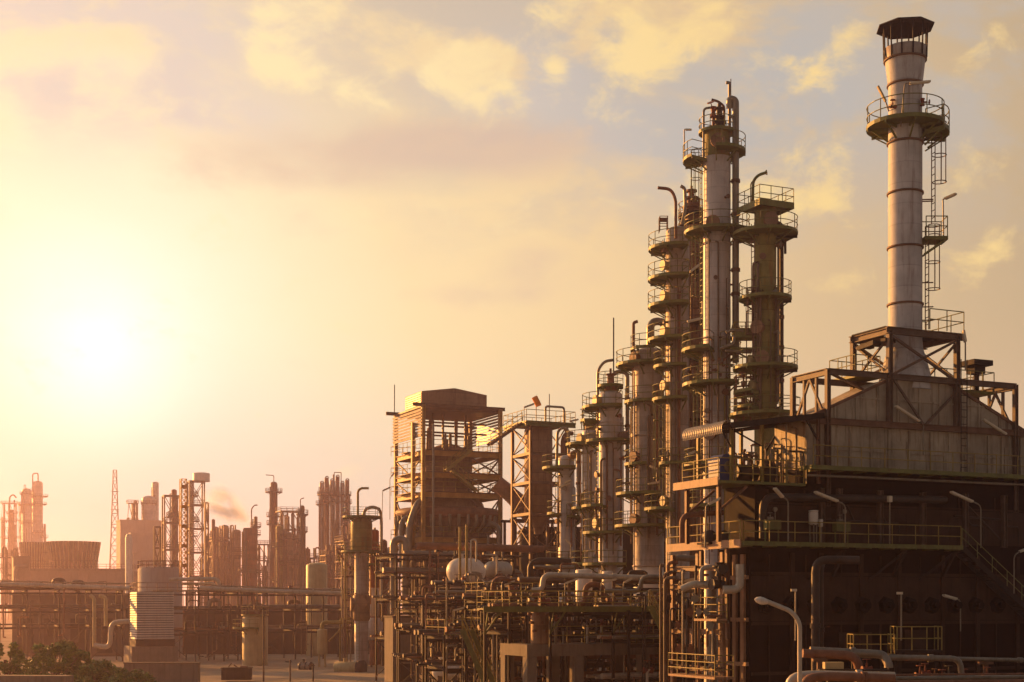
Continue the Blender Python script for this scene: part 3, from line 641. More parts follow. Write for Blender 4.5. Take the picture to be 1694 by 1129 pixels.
def fl_lamp(lab, L, v, z0, z1, arm, tip, **k):
    """lamp on the furnace: pole at (L,v), arm and head run along the wall"""
    p = Vec(((1240 - HX) / F * 75., 75., 0)) + U * L + V * v
    t = Thing('tube_lamp', lab, 'lamp', HX + F * p.x / p.y, p.y, YAW, group=LAMPS, z=z0)
    a = Vec((arm[0], 0, z1 - z0 + arm[1])); t.add('pole', MB().tube([(0, 0, 0), (0, 0, z1 - z0), a], .04, 6, .25), 'pipe_grey')
    b = Vec((tip[0], -.25, z1 - z0 + tip[1])); q = MB().bar(a, b, .2, .1); dd = (b - a).normalized(); q.bar(a + dd * .06 - Vec((0, 0, .062)), b - dd * .06 - Vec((0, 0, .062)), .13, .05)
    t.add('lamp_head', q, 'lamp_cream')
fl_lamp('tube lamp pointing left above the walkway corner of the furnace', 1.55, -1.2, 11.15, 13.35, (-.35, .15), (-1.0, .55))
fl_lamp('long tube lamp above the white pots on the furnace walkway', 5.15, -1.2, 11.15, 13.2, (-.5, .2), (-2.1, .6))
fl_lamp('tube lamp near the right end of the lower furnace walkway', 14.4, -1.1, 11.1, 13.45, (-.6, .2), (-2.3, .65))
fl_lamp('tube lamp tilted up to the right above the dark stair', 16.6, -1.3, 8.6, 10.7, (.4, .25), (2.0, .8))
fl_lamp('tube lamp under the stair on the dark firebox wall', 13.5, -.5, 6.5, 8.2, (-.3, .1), (-1.4, .3))
fl_lamp('tube lamp on the left part of the sloping furnace hood', 11.4, .08, 16.2, 17.9, (-.3, .15), (-2.1, .85))
fl_lamp('tube lamp on the right part of the sloping furnace hood', 17.6, .08, 16.2, 17.5, (-.3, .15), (-2.2, .85))
px_, d_ = fl_(8.1, -1.15)
t = Thing('box_lamp', 'square floodlight on a slim post behind the furnace railing', 'lamp', px_, d_, YAW, z=11.15)
t.add('pole', MB().cyl((0, 0, 0), (0, 0, 2.3), .035), 'pipe_grey'); t.add('lamp_head', MB().bx(-.11, -.09, 2.3, .11, .09, 2.62), 'lamp_cream')

# ================================================================== the row of fractionating columns
# ---- tall grey column
c = Column('process_column', 'tallest grey column with round platforms, left of the chimney', 1186, 105, 45, 262, 'cladding', head='flat', rings=(690, 560, 405))
dress(c, 300, 940, 9, 71)
q = MB(); r = c.r
q.lathe([(r * .98, c.z(262)), (r * .98, c.z(221))] + dome(r * .98, c.z(221), .35)[1:], 28); q.lathe([(r + .002, c.z(221) - .1), (r * 1.1, c.z(221) - .1), (r * 1.1, c.z(221) + .08), (r * .9, c.z(221) + .1)], 28, close=False)
c.add('head', q, 'cladding_green')
c.plat(255, 47, -100, 95); c.plat(268, 56, 150, 215); c.plat(222, 30, 0, 360, h=.95, brackets=False)
c.plat(388, 54, -215, 15); c.plat(583, 58, 140, 250); c.plat(640, 57, 120, 300); c.plat(583, 40, -85, 20); c.plat(772, 54, 120, 280); c.plat(840, 50, 100, 260)
c.lad(195, 545, 400, True); c.lad(190, 640, 590, False); c.lad(205, 770, 650, True); c.lad(190, 385, 275, True)
c.pipe([(1217, 600, -.4), (1217, 166, -.4), (1207, 163, -.4), (1207, 180, -.2)], 5.6, 'pipe_grey', name='overhead_pipe', n=14)
c.straps(1217, (300, 355, 447, 487, 545), -.4, 5.6)
c.pipe([(1207, 222, .1), (1207, 137, .1), (1201, 137, .1)], 2.6, name='vent_pipe')
c.pipe([(1164, 262, -.6), (1164, 180, -.6), (1178, 178, -.4)], 2., name='vent_pipe')
c.pipe([(1206, 190, -.3), (1214, 196, -.6), (1214, 250, -.7)], 2.2, name='vent_pipe')
q = MB(); valve(q, c.p(1180, 186, -.3), .17, (0, 0, 1), (-.3, -.4, .8)); q.cyl(c.p(1180, 193, -.3), c.p(1180, 222, -.3), .1); c.add('relief_valve', q, 'valve_red')
q = MB()
for i, (y0, y1, rr) in enumerate(((221, 205, .34), (205, 202, .52), (202, 196, .3), (196, 193, .45), (193, 182, .22), (182, 179, .36), (179, 172, .14))): q.cyl(c.p(1190, y0, 0), c.p(1190, y1, 0), rr, n=12)
c.add('top_nozzle', q, 'pipe_dark')
q = MB().tube([c.p(1198, 222, .5), c.p(1198, 176, .5), c.p(1188, 168, .5), c.p(1177, 165, .5)], .09, 6, .2); c.add('davit', q, 'steel_brown')
q = MB().cyl(c.p(1209, 180, .1), c.p(1209, 131, .1), .035, n=5); c.add('lightning_rod', q, 'steel_dark')
q = MB().tube([c.p(1132, 268, 0), c.p(1132, 214, 0), c.p(1143, 214, 0)], .05, 6, .1); q.bar(c.p(1134, 215, 0), c.p(1144, 215, 0), .16, .1); c.add('platform_lamp', q, 'lamp_cream')
c.manway(242, -95, .42); c.manway(375, -110, .4); c.manway(720, -120, .4)
c.pipe([(1206, 700, -.9), (1206, 640, -1.1), (1206, 575, -1.1)], 1.6); c.pipe([(1199, 940, -1.), (1199, 655, -1.)], 1.4, 'rail_yellow'); c.pipe([(1160, 930, -.2), (1160, 650, -.2)], 1.3, 'pipe_rust')
q = MB()                                          # patched insulation with small nozzles below the 580 platform
for k in range(16):
    a = R(rnd.uniform(-130, -20)); z = c.z(rnd.uniform(595, 632)); d = Vec((math.cos(a), math.sin(a), 0)); q.cyl(d * c.r * .97 + Vec((0, 0, z)), d * (c.r + rnd.uniform(.12, .3)) + Vec((0, 0, z)), rnd.uniform(.05, .13), n=8)
c.add('nozzle', q, 'pipe_rust')
# ---- green-brown column, right of it
c = Column('process_column', 'dark greenish column with square top platform and hooked vent', 1266, 103, 36, 345, 'cladding_green', head='flat', rings=(655, 690))
dress(c, 400, 690, 9, 72)
c.plat(390, 53, 0, 360); c.plat(497, 43, 0, 360); c.plat(612, 53, 0, 360); c.plat(690, 60, 90, 330)
z = c.z(346); a = 1.42
q = MB().bx(-a, -a, z, a, a, z + .12); q.bx(-a - .03, -a - .03, z - .2, a + .03, -a - .002, z + .25); q.bx(-a - .03, -a, z - .2, -a - .002, a, z + .25); q.bx(a + .002, -a, z - .2, a + .03, a, z + .25)
o = c.add('top_platform', q, 'green_paint'); c.add('railing', rail(MB(), [(-a, -a, z + .12), (a, -a, z + .12), (a, a, z + .12), (-a, a, z + .12)], 1.1, 1., closed=True), 'rail_green', o)
o.rotation_euler.z = R(24)
c.pipe([(1245, 345, -.9), (1246, 300, -.9), (1254, 290, -.9), (1267, 286, -.9)], 2.4, 'green_paint', name='vent_pipe', bend=.6)
q = MB().cyl(c.p(1266, 286, -.9), c.p(1268.5, 285.5, -.9), .1, .2, 10); c.add('vent_flare', q, 'green_paint')
c.pipe([(1242, 345, -.7), (1242, 304, -.7), (1248, 297, -.8)], 1., 'steel_brown')
c.pipe([(1293, 760, .2), (1293, 372, .2), (1284, 368, .2)], 3.4, 'pipe_dark', name='overhead_pipe', n=12); c.straps(1293, (405, 525, 575, 630), .2, 3.4)
c.pipe([(1299, 420, 0), (1299, 398, 0)], 2.2, 'pipe_dark')
c.manway(370, -80, .42); c.manway(545, -130, .4); c.manway(596, -110, .4); c.lad(215, 610, 505, True, 'steel_brown'); c.lad(200, 500, 395, False, 'steel_brown')
c.pipe([(1235, 690, 0), (1235, 515, 0), (1243, 512, 0)], .9, 'steel_brown'); c.pipe([(1288, 605, -.9), (1287, 550, -.9), (1284, 547, -.9)], 1.3, 'pipe_grey')
q = MB()
for y in (625, 640, 655, 668, 680): q.bar(c.p(1215, y, -.5), c.p(1248, y - 2, -.2), .1); q.cyl(c.p(1222 + (y % 7) * 3, y, -.4), c.p(1222 + (y % 7) * 3, y - 9, -.4), .22, n=9)
for x in (1218, 1230, 1242): q.cyl(c.p(x, 700, -.3), c.p(x, 620, -.3), .06, n=6)
c.add('instrument_rack', q, 'pipe_rust')
o = ring_platform(c, c.z(652), c.r, 52 * c.s, 150, 235); o2 = ring_platform(c, c.z(678), c.r, 52 * c.s, 150, 235)
c.manway(640, 205, .3, 'tank_cream'); c.manway(598, 190, .35, 'tank_cream')
# ---- green transfer line and bridge between the two
t = Thing('transfer_platform', 'small green bridge platform with fat pipe between the two tall columns', 'platform', 1230, 103.5, z=world(0, 575, 103.5).z)
q = MB().bx(t.x(1211), -.9, t.z(562), t.x(1248), .6, t.z(558)); q.bx(t.x(1208), -.5, t.z(581), t.x(1247), .4, t.z(577)); o = t.add('deck', q, 'green_paint')
t.add('railing', rail(MB(), [(t.x(1213), -.88, t.z(558)), (t.x(1246), -.88, t.z(558)), (t.x(1246), .58, t.z(558)), (t.x(1213), .58, t.z(558))], .9, .8, closed=True), 'rail_yellow', o)
q = MB().hlathe([(.1, -.95), (.42, -.8), (.46, .6), (.4, .85)], t.p(1232, 553, -.4), (1, .1, .0), 16); t.add('drum', q, 'green_paint')
q = MB().tube([t.p(1201, 550, -.8), t.p(1212, 546, -.8), t.p(1230, 548, -.8)], .12, 8, .3); q.tube([t.p(1191, 577, -1.), t.p(1214, 569, -1.), t.p(1214, 556, -.8)], .11, 8, .4); q.tube([t.p(1200, 581, -.6), t.p(1243, 583, -.3)], .12, 8); q.tube([t.p(1243, 550, -.5), t.p(1250, 552, -.6), t.p(1250, 585, -.6)], .12, 8, .2)
t.add('pipe', q, 'pipe_grey')
q = MB().bar(t.p(1196, 598, .2), t.p(1212, 582, .2), .12); q.bar(t.p(1218, 583, .2), t.p(1246, 597, .2), .1); t.add('brace', q, 'steel_brown')
# ---- column with six stacked half-ring platforms
c = Column('process_column', 'brown column with six stacked half ring platforms on its left', 1121, 113, 39, 385, 'cladding_dull', rings=(755,))
dress(c, 420, 900, 8, 73)
for y, rp in ((415, 48), (465, 49), (510, 49), (566, 50), (610, 40), (664, 42)): c.plat(y, rp, 105, 285)
c.plat(845, 55, 110, 250); c.plat(770, 34, 200, 330)
c.pipe([(1118, 395, -.9), (1118, 330, -.9), (1110, 313, -.9), (1088, 311, -.9)], 2.6, 'pipe_rust', name='vent_pipe', bend=.9)
c.pipe([(1128, 372, -.3), (1134, 345, -.3), (1133, 312, -.3), (1126, 308, -.3)], 2.8, 'pipe_grey', name='vent_pipe', bend=.5)
q = MB().bx(c.x(1091), -.3, c.z(362), c.x(1104), .5, c.z(365)); o = c.add('ladder_landing', q, 'steel_brown'); c.add('railing', rail(MB(), [(c.x(1091), -.3, c.z(384)), (c.x(1104), -.3, c.z(384)), (c.x(1104), .5, c.z(384)), (c.x(1091), .5, c.z(384))], 1.15, .5, closed=True), 'steel_brown', o)
for y in (412, 442, 492, 550, 640, 830): c.manway(y, 205, .33, 'tank_cream' if y > 430 else None)
c.lad(190, 505, 418, False); c.lad(150, 660, 512, False); c.lad(180, 840, 670, True); c.lad(230, 950, 700, False, 'rail_yellow')
# ---- dark slim column behind, with a valve tree
c = Column('process_column', 'slim dark brown column with a tree of valves on top', 1150, 117, 33, 352, 'cladding_brown')
dress(c, 400, 900, 5, 74)
q = MB()
for y0, y1, rr in ((352, 345, .5), (345, 342, .75), (342, 330, .4), (330, 327, .6), (327, 318, .25), (318, 315, .45), (315, 308, .1)): q.cyl(c.p(1144, y0, -.3), c.p(1144, y1, -.3), rr, n=12)
for y in (338, 348): q.tube([c.p(1132, y, -.6), c.p(1155, y, -.6), c.p(1157, y - 10, -.6)], .1, 8, .3); valve(q, c.p(1152, y, -.6), .13)
c.add('top_nozzle', q, 'pipe_rust')
for y in (360, 375): c.plat(y, 28, 0, 360, h=1., brackets=False, deck='steel_dark', rl='steel_brown')
for y, rp in ((455, 26), (540, 30), (600, 28), (700, 30)): c.plat(y, rp, 180, 360, deck='steel_dark', rl='steel_brown')
q = MB()
for k in range(34):
    y = 378 + k * 9.6 + rnd.uniform(-2, 2); q.bar(c.p(1134, y, -1.2), c.p(1160, y, -1.2), .06); 
for x in (1136, 1141, 1158): q.cyl(c.p(x, 720, -1.15), c.p(x, 372, -1.15), .05, n=6)
c.add('cable_rack', q, 'steel_brown')
# ---- broad brown column
c = Column('process_column', 'broad brown column with domed head and an arched pipe on top', 1073, 117, 50, 588, 'cladding_dull', rings=(722, 765, 937))
dress(c, 610, 900, 9, 75)
c.plat(607, 54, 90, 300); c.plat(580, 30, 90, 270, h=1.05); c.plat(668, 40, 110, 300); c.plat(771, 40, 110, 260); c.plat(820, 54, 130, 285); c.plat(873, 56, 130, 300)
c.pipe([(1076, 575, -.2), (1076, 532, -.2), (1100, 532, .3), (1100, 590, .3)], 6.5, 'pipe_grey', name='overhead_pipe', n=14, bend=1.1)
c.pipe([(1048, 668, .2), (1048, 534, .2), (1055, 532, .2)], 2.6, 'pipe_rust', name='vent_pipe')
c.lad(195, 820, 672, False, 'steel_brown'); c.lad(185, 900, 780, False, 'steel_brown'); c.pipe([(1043, 870, -.3), (1043, 680, -.3)], .9, 'pipe_rust'); c.pipe([(1049, 950, -.9), (1049, 615, -.9)], 1.4, 'cladding')
for y in (595, 757, 860): c.manway(y, 215, .36)
q = MB().lathe([(c.r + .004, c.z(1020)), (c.r + .012, c.z(1020)), (c.r + .012, c.z(939)), (c.r + .004, c.z(939))], 28, close=False); c.add('skirt_cladding', q, 'white_paint', c.shell)
# ---- mid column with gooseneck
c = Column('process_column', 'grey brown column with small necked head and curved vent line', 1010, 122, 40, 656, 'cladding', rings=(700,))
dress(c, 680, 930, 8, 76)
q = MB().lathe([(.55, c.z(656) + .2), (.5, c.z(640)), (.62, c.z(640)), (.62, c.z(637)), (.3, c.z(636)), (.26, c.z(622)), (.4, c.z(621)), (.4, c.z(619)), (.1, c.z(618)), (.1, c.z(610))], 18); c.add('top_nozzle', q, 'pipe_rust')
o = ring_platform(c, c.z(641), .6, 21 * c.s, 0, 360); c.plat(677, 47, 110, 290); c.plat(733, 44, 200, 350); c.plat(698, 47, 110, 200); c.plat(840, 48, 120, 250); c.plat(884, 46, 110, 290); c.plat(936, 46, 150, 300)
c.pipe([(989, 735, .1), (989, 612, .1), (1000, 598, .1), (1014, 596, .1)], 2.4, 'pipe_grey', name='vent_pipe', bend=.8)
c.pipe([(1038, 820, .2), (1038, 617, .2), (1022, 614, .2), (1012, 622, .0)], 3.4, 'pipe_grey', name='overhead_pipe', n=12, bend=.7); c.straps(1038, (660, 705, 755, 800), .2, 3.4)
c.lad(200, 730, 680, False, 'steel_brown'); c.lad(205, 880, 740, False, 'rail_yellow'); c.manway(665, 200, .4, 'tank_cream'); c.manway(866, 200, .36, 'tank_cream'); c.manway(724, -40, .35)
q = MB().cyl(c.p(1015, 640, .3), c.p(1015, 526, .3), .06, n=5); c.add('lightning_rod', q, 'steel_dark')
c.pipe([(1031, 870, -.3), (1031, 690, -.3)], .9, 'pipe_rust'); c.pipe([(1027, 870, -.6), (1027, 690, -.6)], .7, 'steel_brown')
# ---- slim column half hidden behind it
c = Column('process_column', 'violet grey column half hidden behind the necked column', 976, 128, 26, 716, 'cladding', rings=(830,))
dress(c, 740, 930, 5, 77)
c.plat(738, 40, 120, 300); c.plat(698, 16, 0, 360, h=1.); c.plat(843, 30, 180, 330); c.plat(935, 30, 180, 330)
c.pipe([(957, 840, .2), (957, 748, .2), (951, 744, .2)], 3.6, 'pipe_grey', name='overhead_pipe', n=12); c.straps(957, (765, 800), .2, 3.6)
q = MB()
for y0, y1, rr in ((712, 704, .4), (704, 702, .6), (702, 694, .3)): q.cyl(c.p(975, y0, 0), c.p(975, y1, 0), rr, n=12)
c.add('top_nozzle', q, 'pipe_rust'); c.manway(727, 210, .36, 'tank_cream'); c.lad(240, 930, 745, False, 'rail_yellow')
# ---- short column at the left end
c = Column('process_column', 'short violet grey column at the left end of the row', 937, 130, 27, 760, 'cladding', rings=(850, 918))
dress(c, 780, 930, 5, 78)
c.plat(777, 40, 100, 290); c.plat(852, 32, 110, 230); c.plat(858, 34, 270, 380); c.plat(936, 34, 130, 280)
c.pipe([(921, 775, .3), (922, 715, .3), (930, 707, .3), (941, 712, .4), (941, 756, .4)], 2.4, 'pipe_grey', name='overhead_pipe', bend=.5)
c.manway(755, -60, .3); c.manway(845, -20, .36, 'tank_cream'); c.lad(200, 850, 780, False); q = MB(); [q.tube([c.p(925 + 8 * k, 806 - 6 * k, -1.), c.p(944 + k, 800 - 6 * k, -1.1)], .1, 6) for k in range(2)]; c.add('platform_lamp', q, 'lamp_cream')
for lab, pts, tip, d in (
    ('tube lamp at the left edge of the tall grey column below its upper cage', [(1162, 500), (1162, 522), (1159, 527)], (1137, 532), 103.5),
    ('tube lamp slanting up beside the cage of the tall grey column', [(1142, 452), (1142, 449)], (1157, 438), 103.5),
    ('tube lamp low on the broad brown column pointing up right', [(1091, 820), (1091, 797)], (1072, 801), 114.5),
    ('small tube lamp on the broad brown column below its weld ring', [(1086, 800), (1087, 776)], (1075, 771), 114.4),
    ('tube lamp with tilted head between the lower columns', [(945, 930), (944, 900)], (935, 892), 121.),
    ('tube lamp at the right of the short end column top', [(949, 700), (942, 697)], (957, 694), 140.)):
    tube_lamp(lab, pts, tip, d, w=.2)
# ================================================================== builders for the crowded lower part of the plant
def pipe_rack(label, px, d, L, W, levels, bay, npipes, seed, group='pipe racks', rails=(), drops=6, valves=6, rot=YAW, mats=('pipe_brown', 'pipe_dark', 'pipe_rust', 'pipe_grey', 'pipe_dark', 'pipe_brown'), steel='steel_dark', rmax=.2, name='pipe_rack', cat='pipe rack', floors=()):  # dark default steel and pipes stand in for shade over the racks
    """steel portal frames along local x carrying pipes on several levels; every post, beam, pipe, riser and valve is a part"""
    g = random.Random(seed); t = Thing(name, label, cat, px, d, rot, group=group)
    nb = max(1, round(L / bay)); top = levels[-1]
    for k in range(nb + 1):
        x = L * k / nb
        for y in (0, W):
            t.add('post', MB().ibeam((x, y, 0), (x, y, top + .2), .17, .17), steel)
        for z in levels: t.add('cross_beam', MB().ibeam((x, -.1, z), (x, W + .1, z), .15, .22), steel)
    for y in (0, W):
        for z in levels: t.add('long_beam', MB().ibeam((0, y, z - .28), (L, y, z - .28), .13, .2), steel)
        k = g.randrange(nb); t.add('brace', MB().bar((L * k / nb, y, .5), (L * (k + 1) / nb, y, levels[0] - .3), .09).bar((L * (k + 1) / nb, y, .5), (L * k / nb, y, levels[0] - .3), .09), steel)
    for z in levels:
        y = .15
        for k in range(npipes):
            r = g.choice((.05, .07, .09, .12, rmax)); y += r + g.uniform(.03, .25)
            if y > W - .1: break
            x0, x1 = (-.6 - g.random(), L + .6 + g.random()) if g.random() < .7 else (L * g.uniform(0, .4), L * g.uniform(.6, 1))
            zz = z + .16 + r; pts = [(x0, y, zz), (x1, y, zz)]
            m = g.random()
            if m < .3: xm = g.uniform(.25, .75) * L; h = g.uniform(.6, 1.5); pts = [(x0, y, zz), (xm - .7, y, zz), (xm - .7, y, zz + h), (xm + .7, y, zz + h), (xm + .7, y, zz), (x1, y, zz)]
            elif m < .6: pts = pts + [(x1, y, max(.6, zz - g.uniform(1, 3.5)))]
            t.add('pipe', MB().tube(pts, r, 8, r * 3.2), g.choice(mats)); y += r
    for k in range(drops):
        x = g.uniform(0, L); y = g.choice((-.35, -.5, W * .5)); r = g.choice((.05, .07, .1)); z1 = g.choice(levels) + g.uniform(.3, 1.4); z0 = g.uniform(.2, max(.4, levels[0] - 1))
        t.add('riser', MB().tube([(x + g.uniform(-1.2, 1.2), y, z1), (x, y, z1), (x, y, z0), (x + g.uniform(-.8, .8), y, z0)], r, 7, r * 3), g.choice(mats))
    for k in range(valves):
        q = MB(); valve(q, (g.uniform(0, L), g.choice((-.3, -.45, W * .4)), g.choice(levels) + g.uniform(.4, .9)), g.choice((.09, .12, .15)), (1, 0, 0)); t.add('valve', q, g.choice(('pipe_dark', 'pipe_rust', 'valve_red', 'pipe_grey')))
    for z in floors: t.add('shading_floor', MB().bx(.1, .05, z + .16, L - .1, W - .05, z + .22), 'green_paint')  # solid floors added to keep skylight off the pipes below
    for z in rails:
        t.add('railing', rail(MB(), [(0, W, z + .2), (0, -.1, z + .2), (L, -.1, z + .2), (L, W, z + .2)], 1.1, 1.3, .03), 'rail_yellow')
    return t
def stair(label, px, d, p0, p1, w=.9, rot=YAW, m='green_paint', rl='rail_yellow', group='open steel stairs'):
    """p0 top, p1 foot in photo pixels, same depth; runs in the picture direction"""
    t = Thing('steel_stair', label, 'stair', px, d, 0, group=group, z=world(*p1, d).z); a, b = t.p(*p0), t.p(*p1)
    for y in (0, w): t.add('stringer', MB().bar(a + Vec((0, y, 0)), b + Vec((0, y, 0)), .08, .3), m)
    n = max(6, int((a.z - b.z) / .23)); q = MB()
    for k in range(1, n): c = b + (a - b) * k / n; q.bx(c.x - .14, .05, c.z - .02, c.x + .14, w - .05, c.z + .02)
    t.add('tread', q, m)
    for y in (0, w):
        q = MB(); u = Vec((0, y, 1.0)); q.cyl(a + u, b + u, .03, n=5); q.cyl(a + u * .55 + Vec((0, y * .45, 0)), b + u * .55 + Vec((0, y * .45, 0)), .025, n=5)
        for k in range(6): c = b + (a - b) * k / 5 + Vec((0, y, 0)); q.cyl(c, c + Vec((0, 0, 1.0)), .03, n=5)
        t.add('handrail', q, rl)
    return t
def free_pipe(label, pts, rpx, d, m='pipe_grey', bend=None, name='pipe', group=None, fl=(), sup=(), n=12):
    t = Thing(name, label, 'pipe', pts[0][0], d, group=group); P = [t.p(*p) for p in pts]; r = rpx * t.s
    q = MB().tube(P, r, n, bend or r * 3)
    for a, b in zip(P, P[1:]):                    # lagging bands and a bolted joint on every straight run
        L = (b - a).length - 6.4 * r; u = (b - a).normalized()
        if L > 1.2 and r > .09:
            k = int(L / 1.1)
            for j in range(k + 1): c = a + u * (3.2 * r + L * j / max(1, k)); q.cyl(c - u * .03, c + u * .03, r * 1.045, n=n)
            c = a + u * (3.2 * r + L * .62); q.cyl(c - u * .11, c - u * .01, r * 1.35, n=n); q.cyl(c + u * .01, c + u * .11, r * 1.35, n=n)
    o = t.add('pipe_run', q, m)
    for i, f in fl:
        a, b = P[i], P[i + 1]; q = MB(); flange(q, a + (b - a) * f, b - a, r); t.add('flange', q, m, o)
    for i, f in sup:
        c = P[i] + (P[i + 1] - P[i]) * f; q = MB().bar((c.x, c.y, 0), (c.x, c.y, c.z - r - .01), .2); q.bx(c.x - .3, c.y - .2, c.z - r - .12, c.x + .3, c.y + .2, c.z - r - .012); t.add('support', q, 'steel_brown')
    return t
def hvessel(label, px, py, d, rpx, lpx, m, yaw=YAW, group=None, name='horizontal_drum', cat='tank', head=.55, saddle='concrete_dark', zbase=0.):
    t = Thing(name, label, cat, px, d, yaw, group=group, z=zbase); r = rpx * t.s; h = lpx * t.s / 2; z = t.z(py)
    pf = [(.02, -h)] + [(r * math.sin(PI / 2 * k / 6), -h + r * head * (1 - math.cos(PI / 2 * k / 6))) for k in range(1, 7)]
    pf = pf + [(a, -b) for a, b in pf[::-1]]
    o = t.add('shell', MB().hlathe(pf, (0, 0, z), (1, 0, 0), 26), m)
    for s in (-.5, .5): q = MB().bx(h * s - .18, -r * .85, 0, h * s + .18, r * .85, z - r * .45); t.add('saddle', q, saddle)
    q = MB().cyl((-h * .3, 0, z + r * .95), (-h * .3, 0, z + r + .35), .2, n=12); q.cyl((-h * .3, 0, z + r + .351), (-h * .3, 0, z + r + .42), .3, n=12); t.add('nozzle', q, m, o)
    return t
def vvessel(label, px, ytop, ybase, d, w, m, name='vertical_vessel', cat='vessel', group=None, head=.5, legs=0, z0=None, rings=()):
    zb = world(px, ybase, d).z if z0 is None else z0
    t = Thing(name, label, cat, px, d, group=group, z=zb); r = w * t.s / 2; z1 = t.z(ytop) - r * head; lo = 0 if not legs else legs * t.s
    pf = ([(r, lo)] if not legs else [(.02, lo)] + [(r * math.sin(PI / 2 * k / 5), lo + r * .45 * (1 - math.cos(PI / 2 * k / 5))) for k in range(1, 6)]) + dome(r, z1, head)
    t.shell = t.add('shell', MB().lathe(pf, 26), m); t.r = r
    if legs:
        for k in range(4): a = PI / 4 + k * PI / 2; x, y = r * .8 * math.cos(a), r * .8 * math.sin(a); t.add('leg', MB().bar((x, y, 0), (x, y, lo + r * .4), .16), m)
    for y in rings: t.add('stiffening_ring', MB().lathe([(r + .002, t.z(y) - .08), (r + .07, t.z(y) - .07), (r + .07, t.z(y) + .07), (r + .002, t.z(y) + .08)], 26, close=False), m, t.shell)
    return t
# ================================================================== right foreground
# ---- manifold frame on the sunlit side of the furnace
t = Thing('valve_manifold', 'steel frame packed with sunlit pipes and valves against the furnace side wall', 'pipework', 1205, 75.2, YAW)
ux = lambda L, v, z: (L, v, z)
for v in (0.2, 2.6, 5.2):
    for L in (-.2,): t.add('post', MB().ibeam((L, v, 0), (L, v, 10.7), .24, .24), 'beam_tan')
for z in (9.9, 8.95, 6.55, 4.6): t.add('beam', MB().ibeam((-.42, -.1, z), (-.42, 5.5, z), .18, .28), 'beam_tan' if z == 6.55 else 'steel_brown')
t.add('gusset', MB().bx(-.56, 2.6, 5.7, -.52, 3.6, 6.4), 'beam_tan')
g = random.Random(12)
for k in range(15):
    v = g.uniform(.2, 5.2); r = g.choice((.05, .07, .1)); z0 = g.uniform(2, 6); z1 = g.uniform(7, 10.5); L = g.uniform(-1.1, -.55)
    t.add('riser', MB().tube([(L, v, z0), (L, v, z1), (L + .5, v + g.uniform(-.8, .8), z1)], r, 8, r * 3), g.choice(('pipe_brown', 'pipe_grey', 'pipe_rust', 'pipe_dark')))
for k in range(14):
    q = MB(); valve(q, (g.uniform(-1.1, -.6), g.uniform(.3, 5.), g.choice((4.9, 5.6, 6.9, 7.6, 8.3))), g.choice((.1, .13)), (0, 0, 1), (-.5, -.8, 0)); t.add('valve', q, g.choice(('pipe_dark', 'pipe_rust', 'pipe_grey')))
t.add('pipe', MB().tube([t.p(1160, 962), t.p(1160, 939), t.p(1186, 938), t.p(1186, 945)], .12, 10, .3), 'pipe_pale')
t.add('pipe', MB().tube([t.p(1128, 975, .4), t.p(1146, 966, .2), t.p(1186, 968)], .2, 12, .4), 'pipe_pale')
t.add('pipe', MB().tube([t.p(1196, 976, -.8), t.p(1224, 976, -.8), t.p(1224, 934, -.8)], .22, 12, .4), 'pipe_pale')
q = MB(); valve(q, t.p(1190, 967, -.3), .22, (1, 0, 0)); t.add('valve', q, 'pipe_dark')
q = MB(); valve(q, t.p(1190, 942, -.3), .16, (0, 0, 1), (-.3, -1, 0)); t.add('valve', q, 'pipe_dark')
for z, L0, L1, v0, v1 in ((4.3, -1.6, -.45, -1.2, 3.4), (7.25, -1.1, -.45, -.6, 1.6)):
    o = t.add('platform', MB().bx(L0, v0, z - .12, L1, v1, z), 'beam_tan'); t.add('railing', rail(MB(), [(L1, v0 + .03, z), (L0 + .03, v0 + .03, z), (L0 + .03, v1, z)], 1.1, 1., .028, 2), 'rail_yellow', o)
hv = vvessel('small grey vertical vessel behind the sunlit valve frame', 1176, 940, 1129, 82, 22, 'sheet_pale', z0=0)
t = Thing('pump_pair', 'two round dark blowers side by side on the left furnace walkway', 'pump', 1203, 76.0, YAW, z=11.14)
for x in (-.75, .05): t.add('casing', MB().hlathe([(.1, -.5), (.32, -.45), (.34, .3), (.2, .42)], (x, .6, .42), (.35, 1, 0), 18), 'pipe_dark')
t.add('pipe', MB().tube([(-1.9, 1.4, .1), (-1.9, 1.4, 1.55), (.5, 1.2, 1.75)], .15, 10, .5), 'pipe_rust'); t.add('base_frame', MB().bx(-1.1, .1, 0, .5, 1.2, .1), 'steel_dark')
# ---- street lamp, close to the camera
t = Thing('street_lamp', 'grey street lamp with bent arm in front of the dark furnace', 'street lamp', 1323, 52)
P = [t.p(1323, 1300), t.p(1323, 1030), t.p(1310, 1012), t.p(1268, 995)]; P[0].z = 0
q = MB().tube([P[0], P[1]], .085, 10); q = MB(); q.tube([P[0], t.p(1323, 1120), P[1], P[2], P[3]], .085, 10, .3); t.add('pole', q, 'pipe_pale')
a, b = t.p(1270, 996), t.p(1251, 992); d0 = (b - a).normalized(); q = MB(); n_ = 10
q.hlathe([(.05, -.1), (.085, 0), (.13, .14), (.14, .28), (.09, .42), (.02, .48)], a, (-1, 0, .18), 12); t.add('lamp_head', q, 'white_paint')
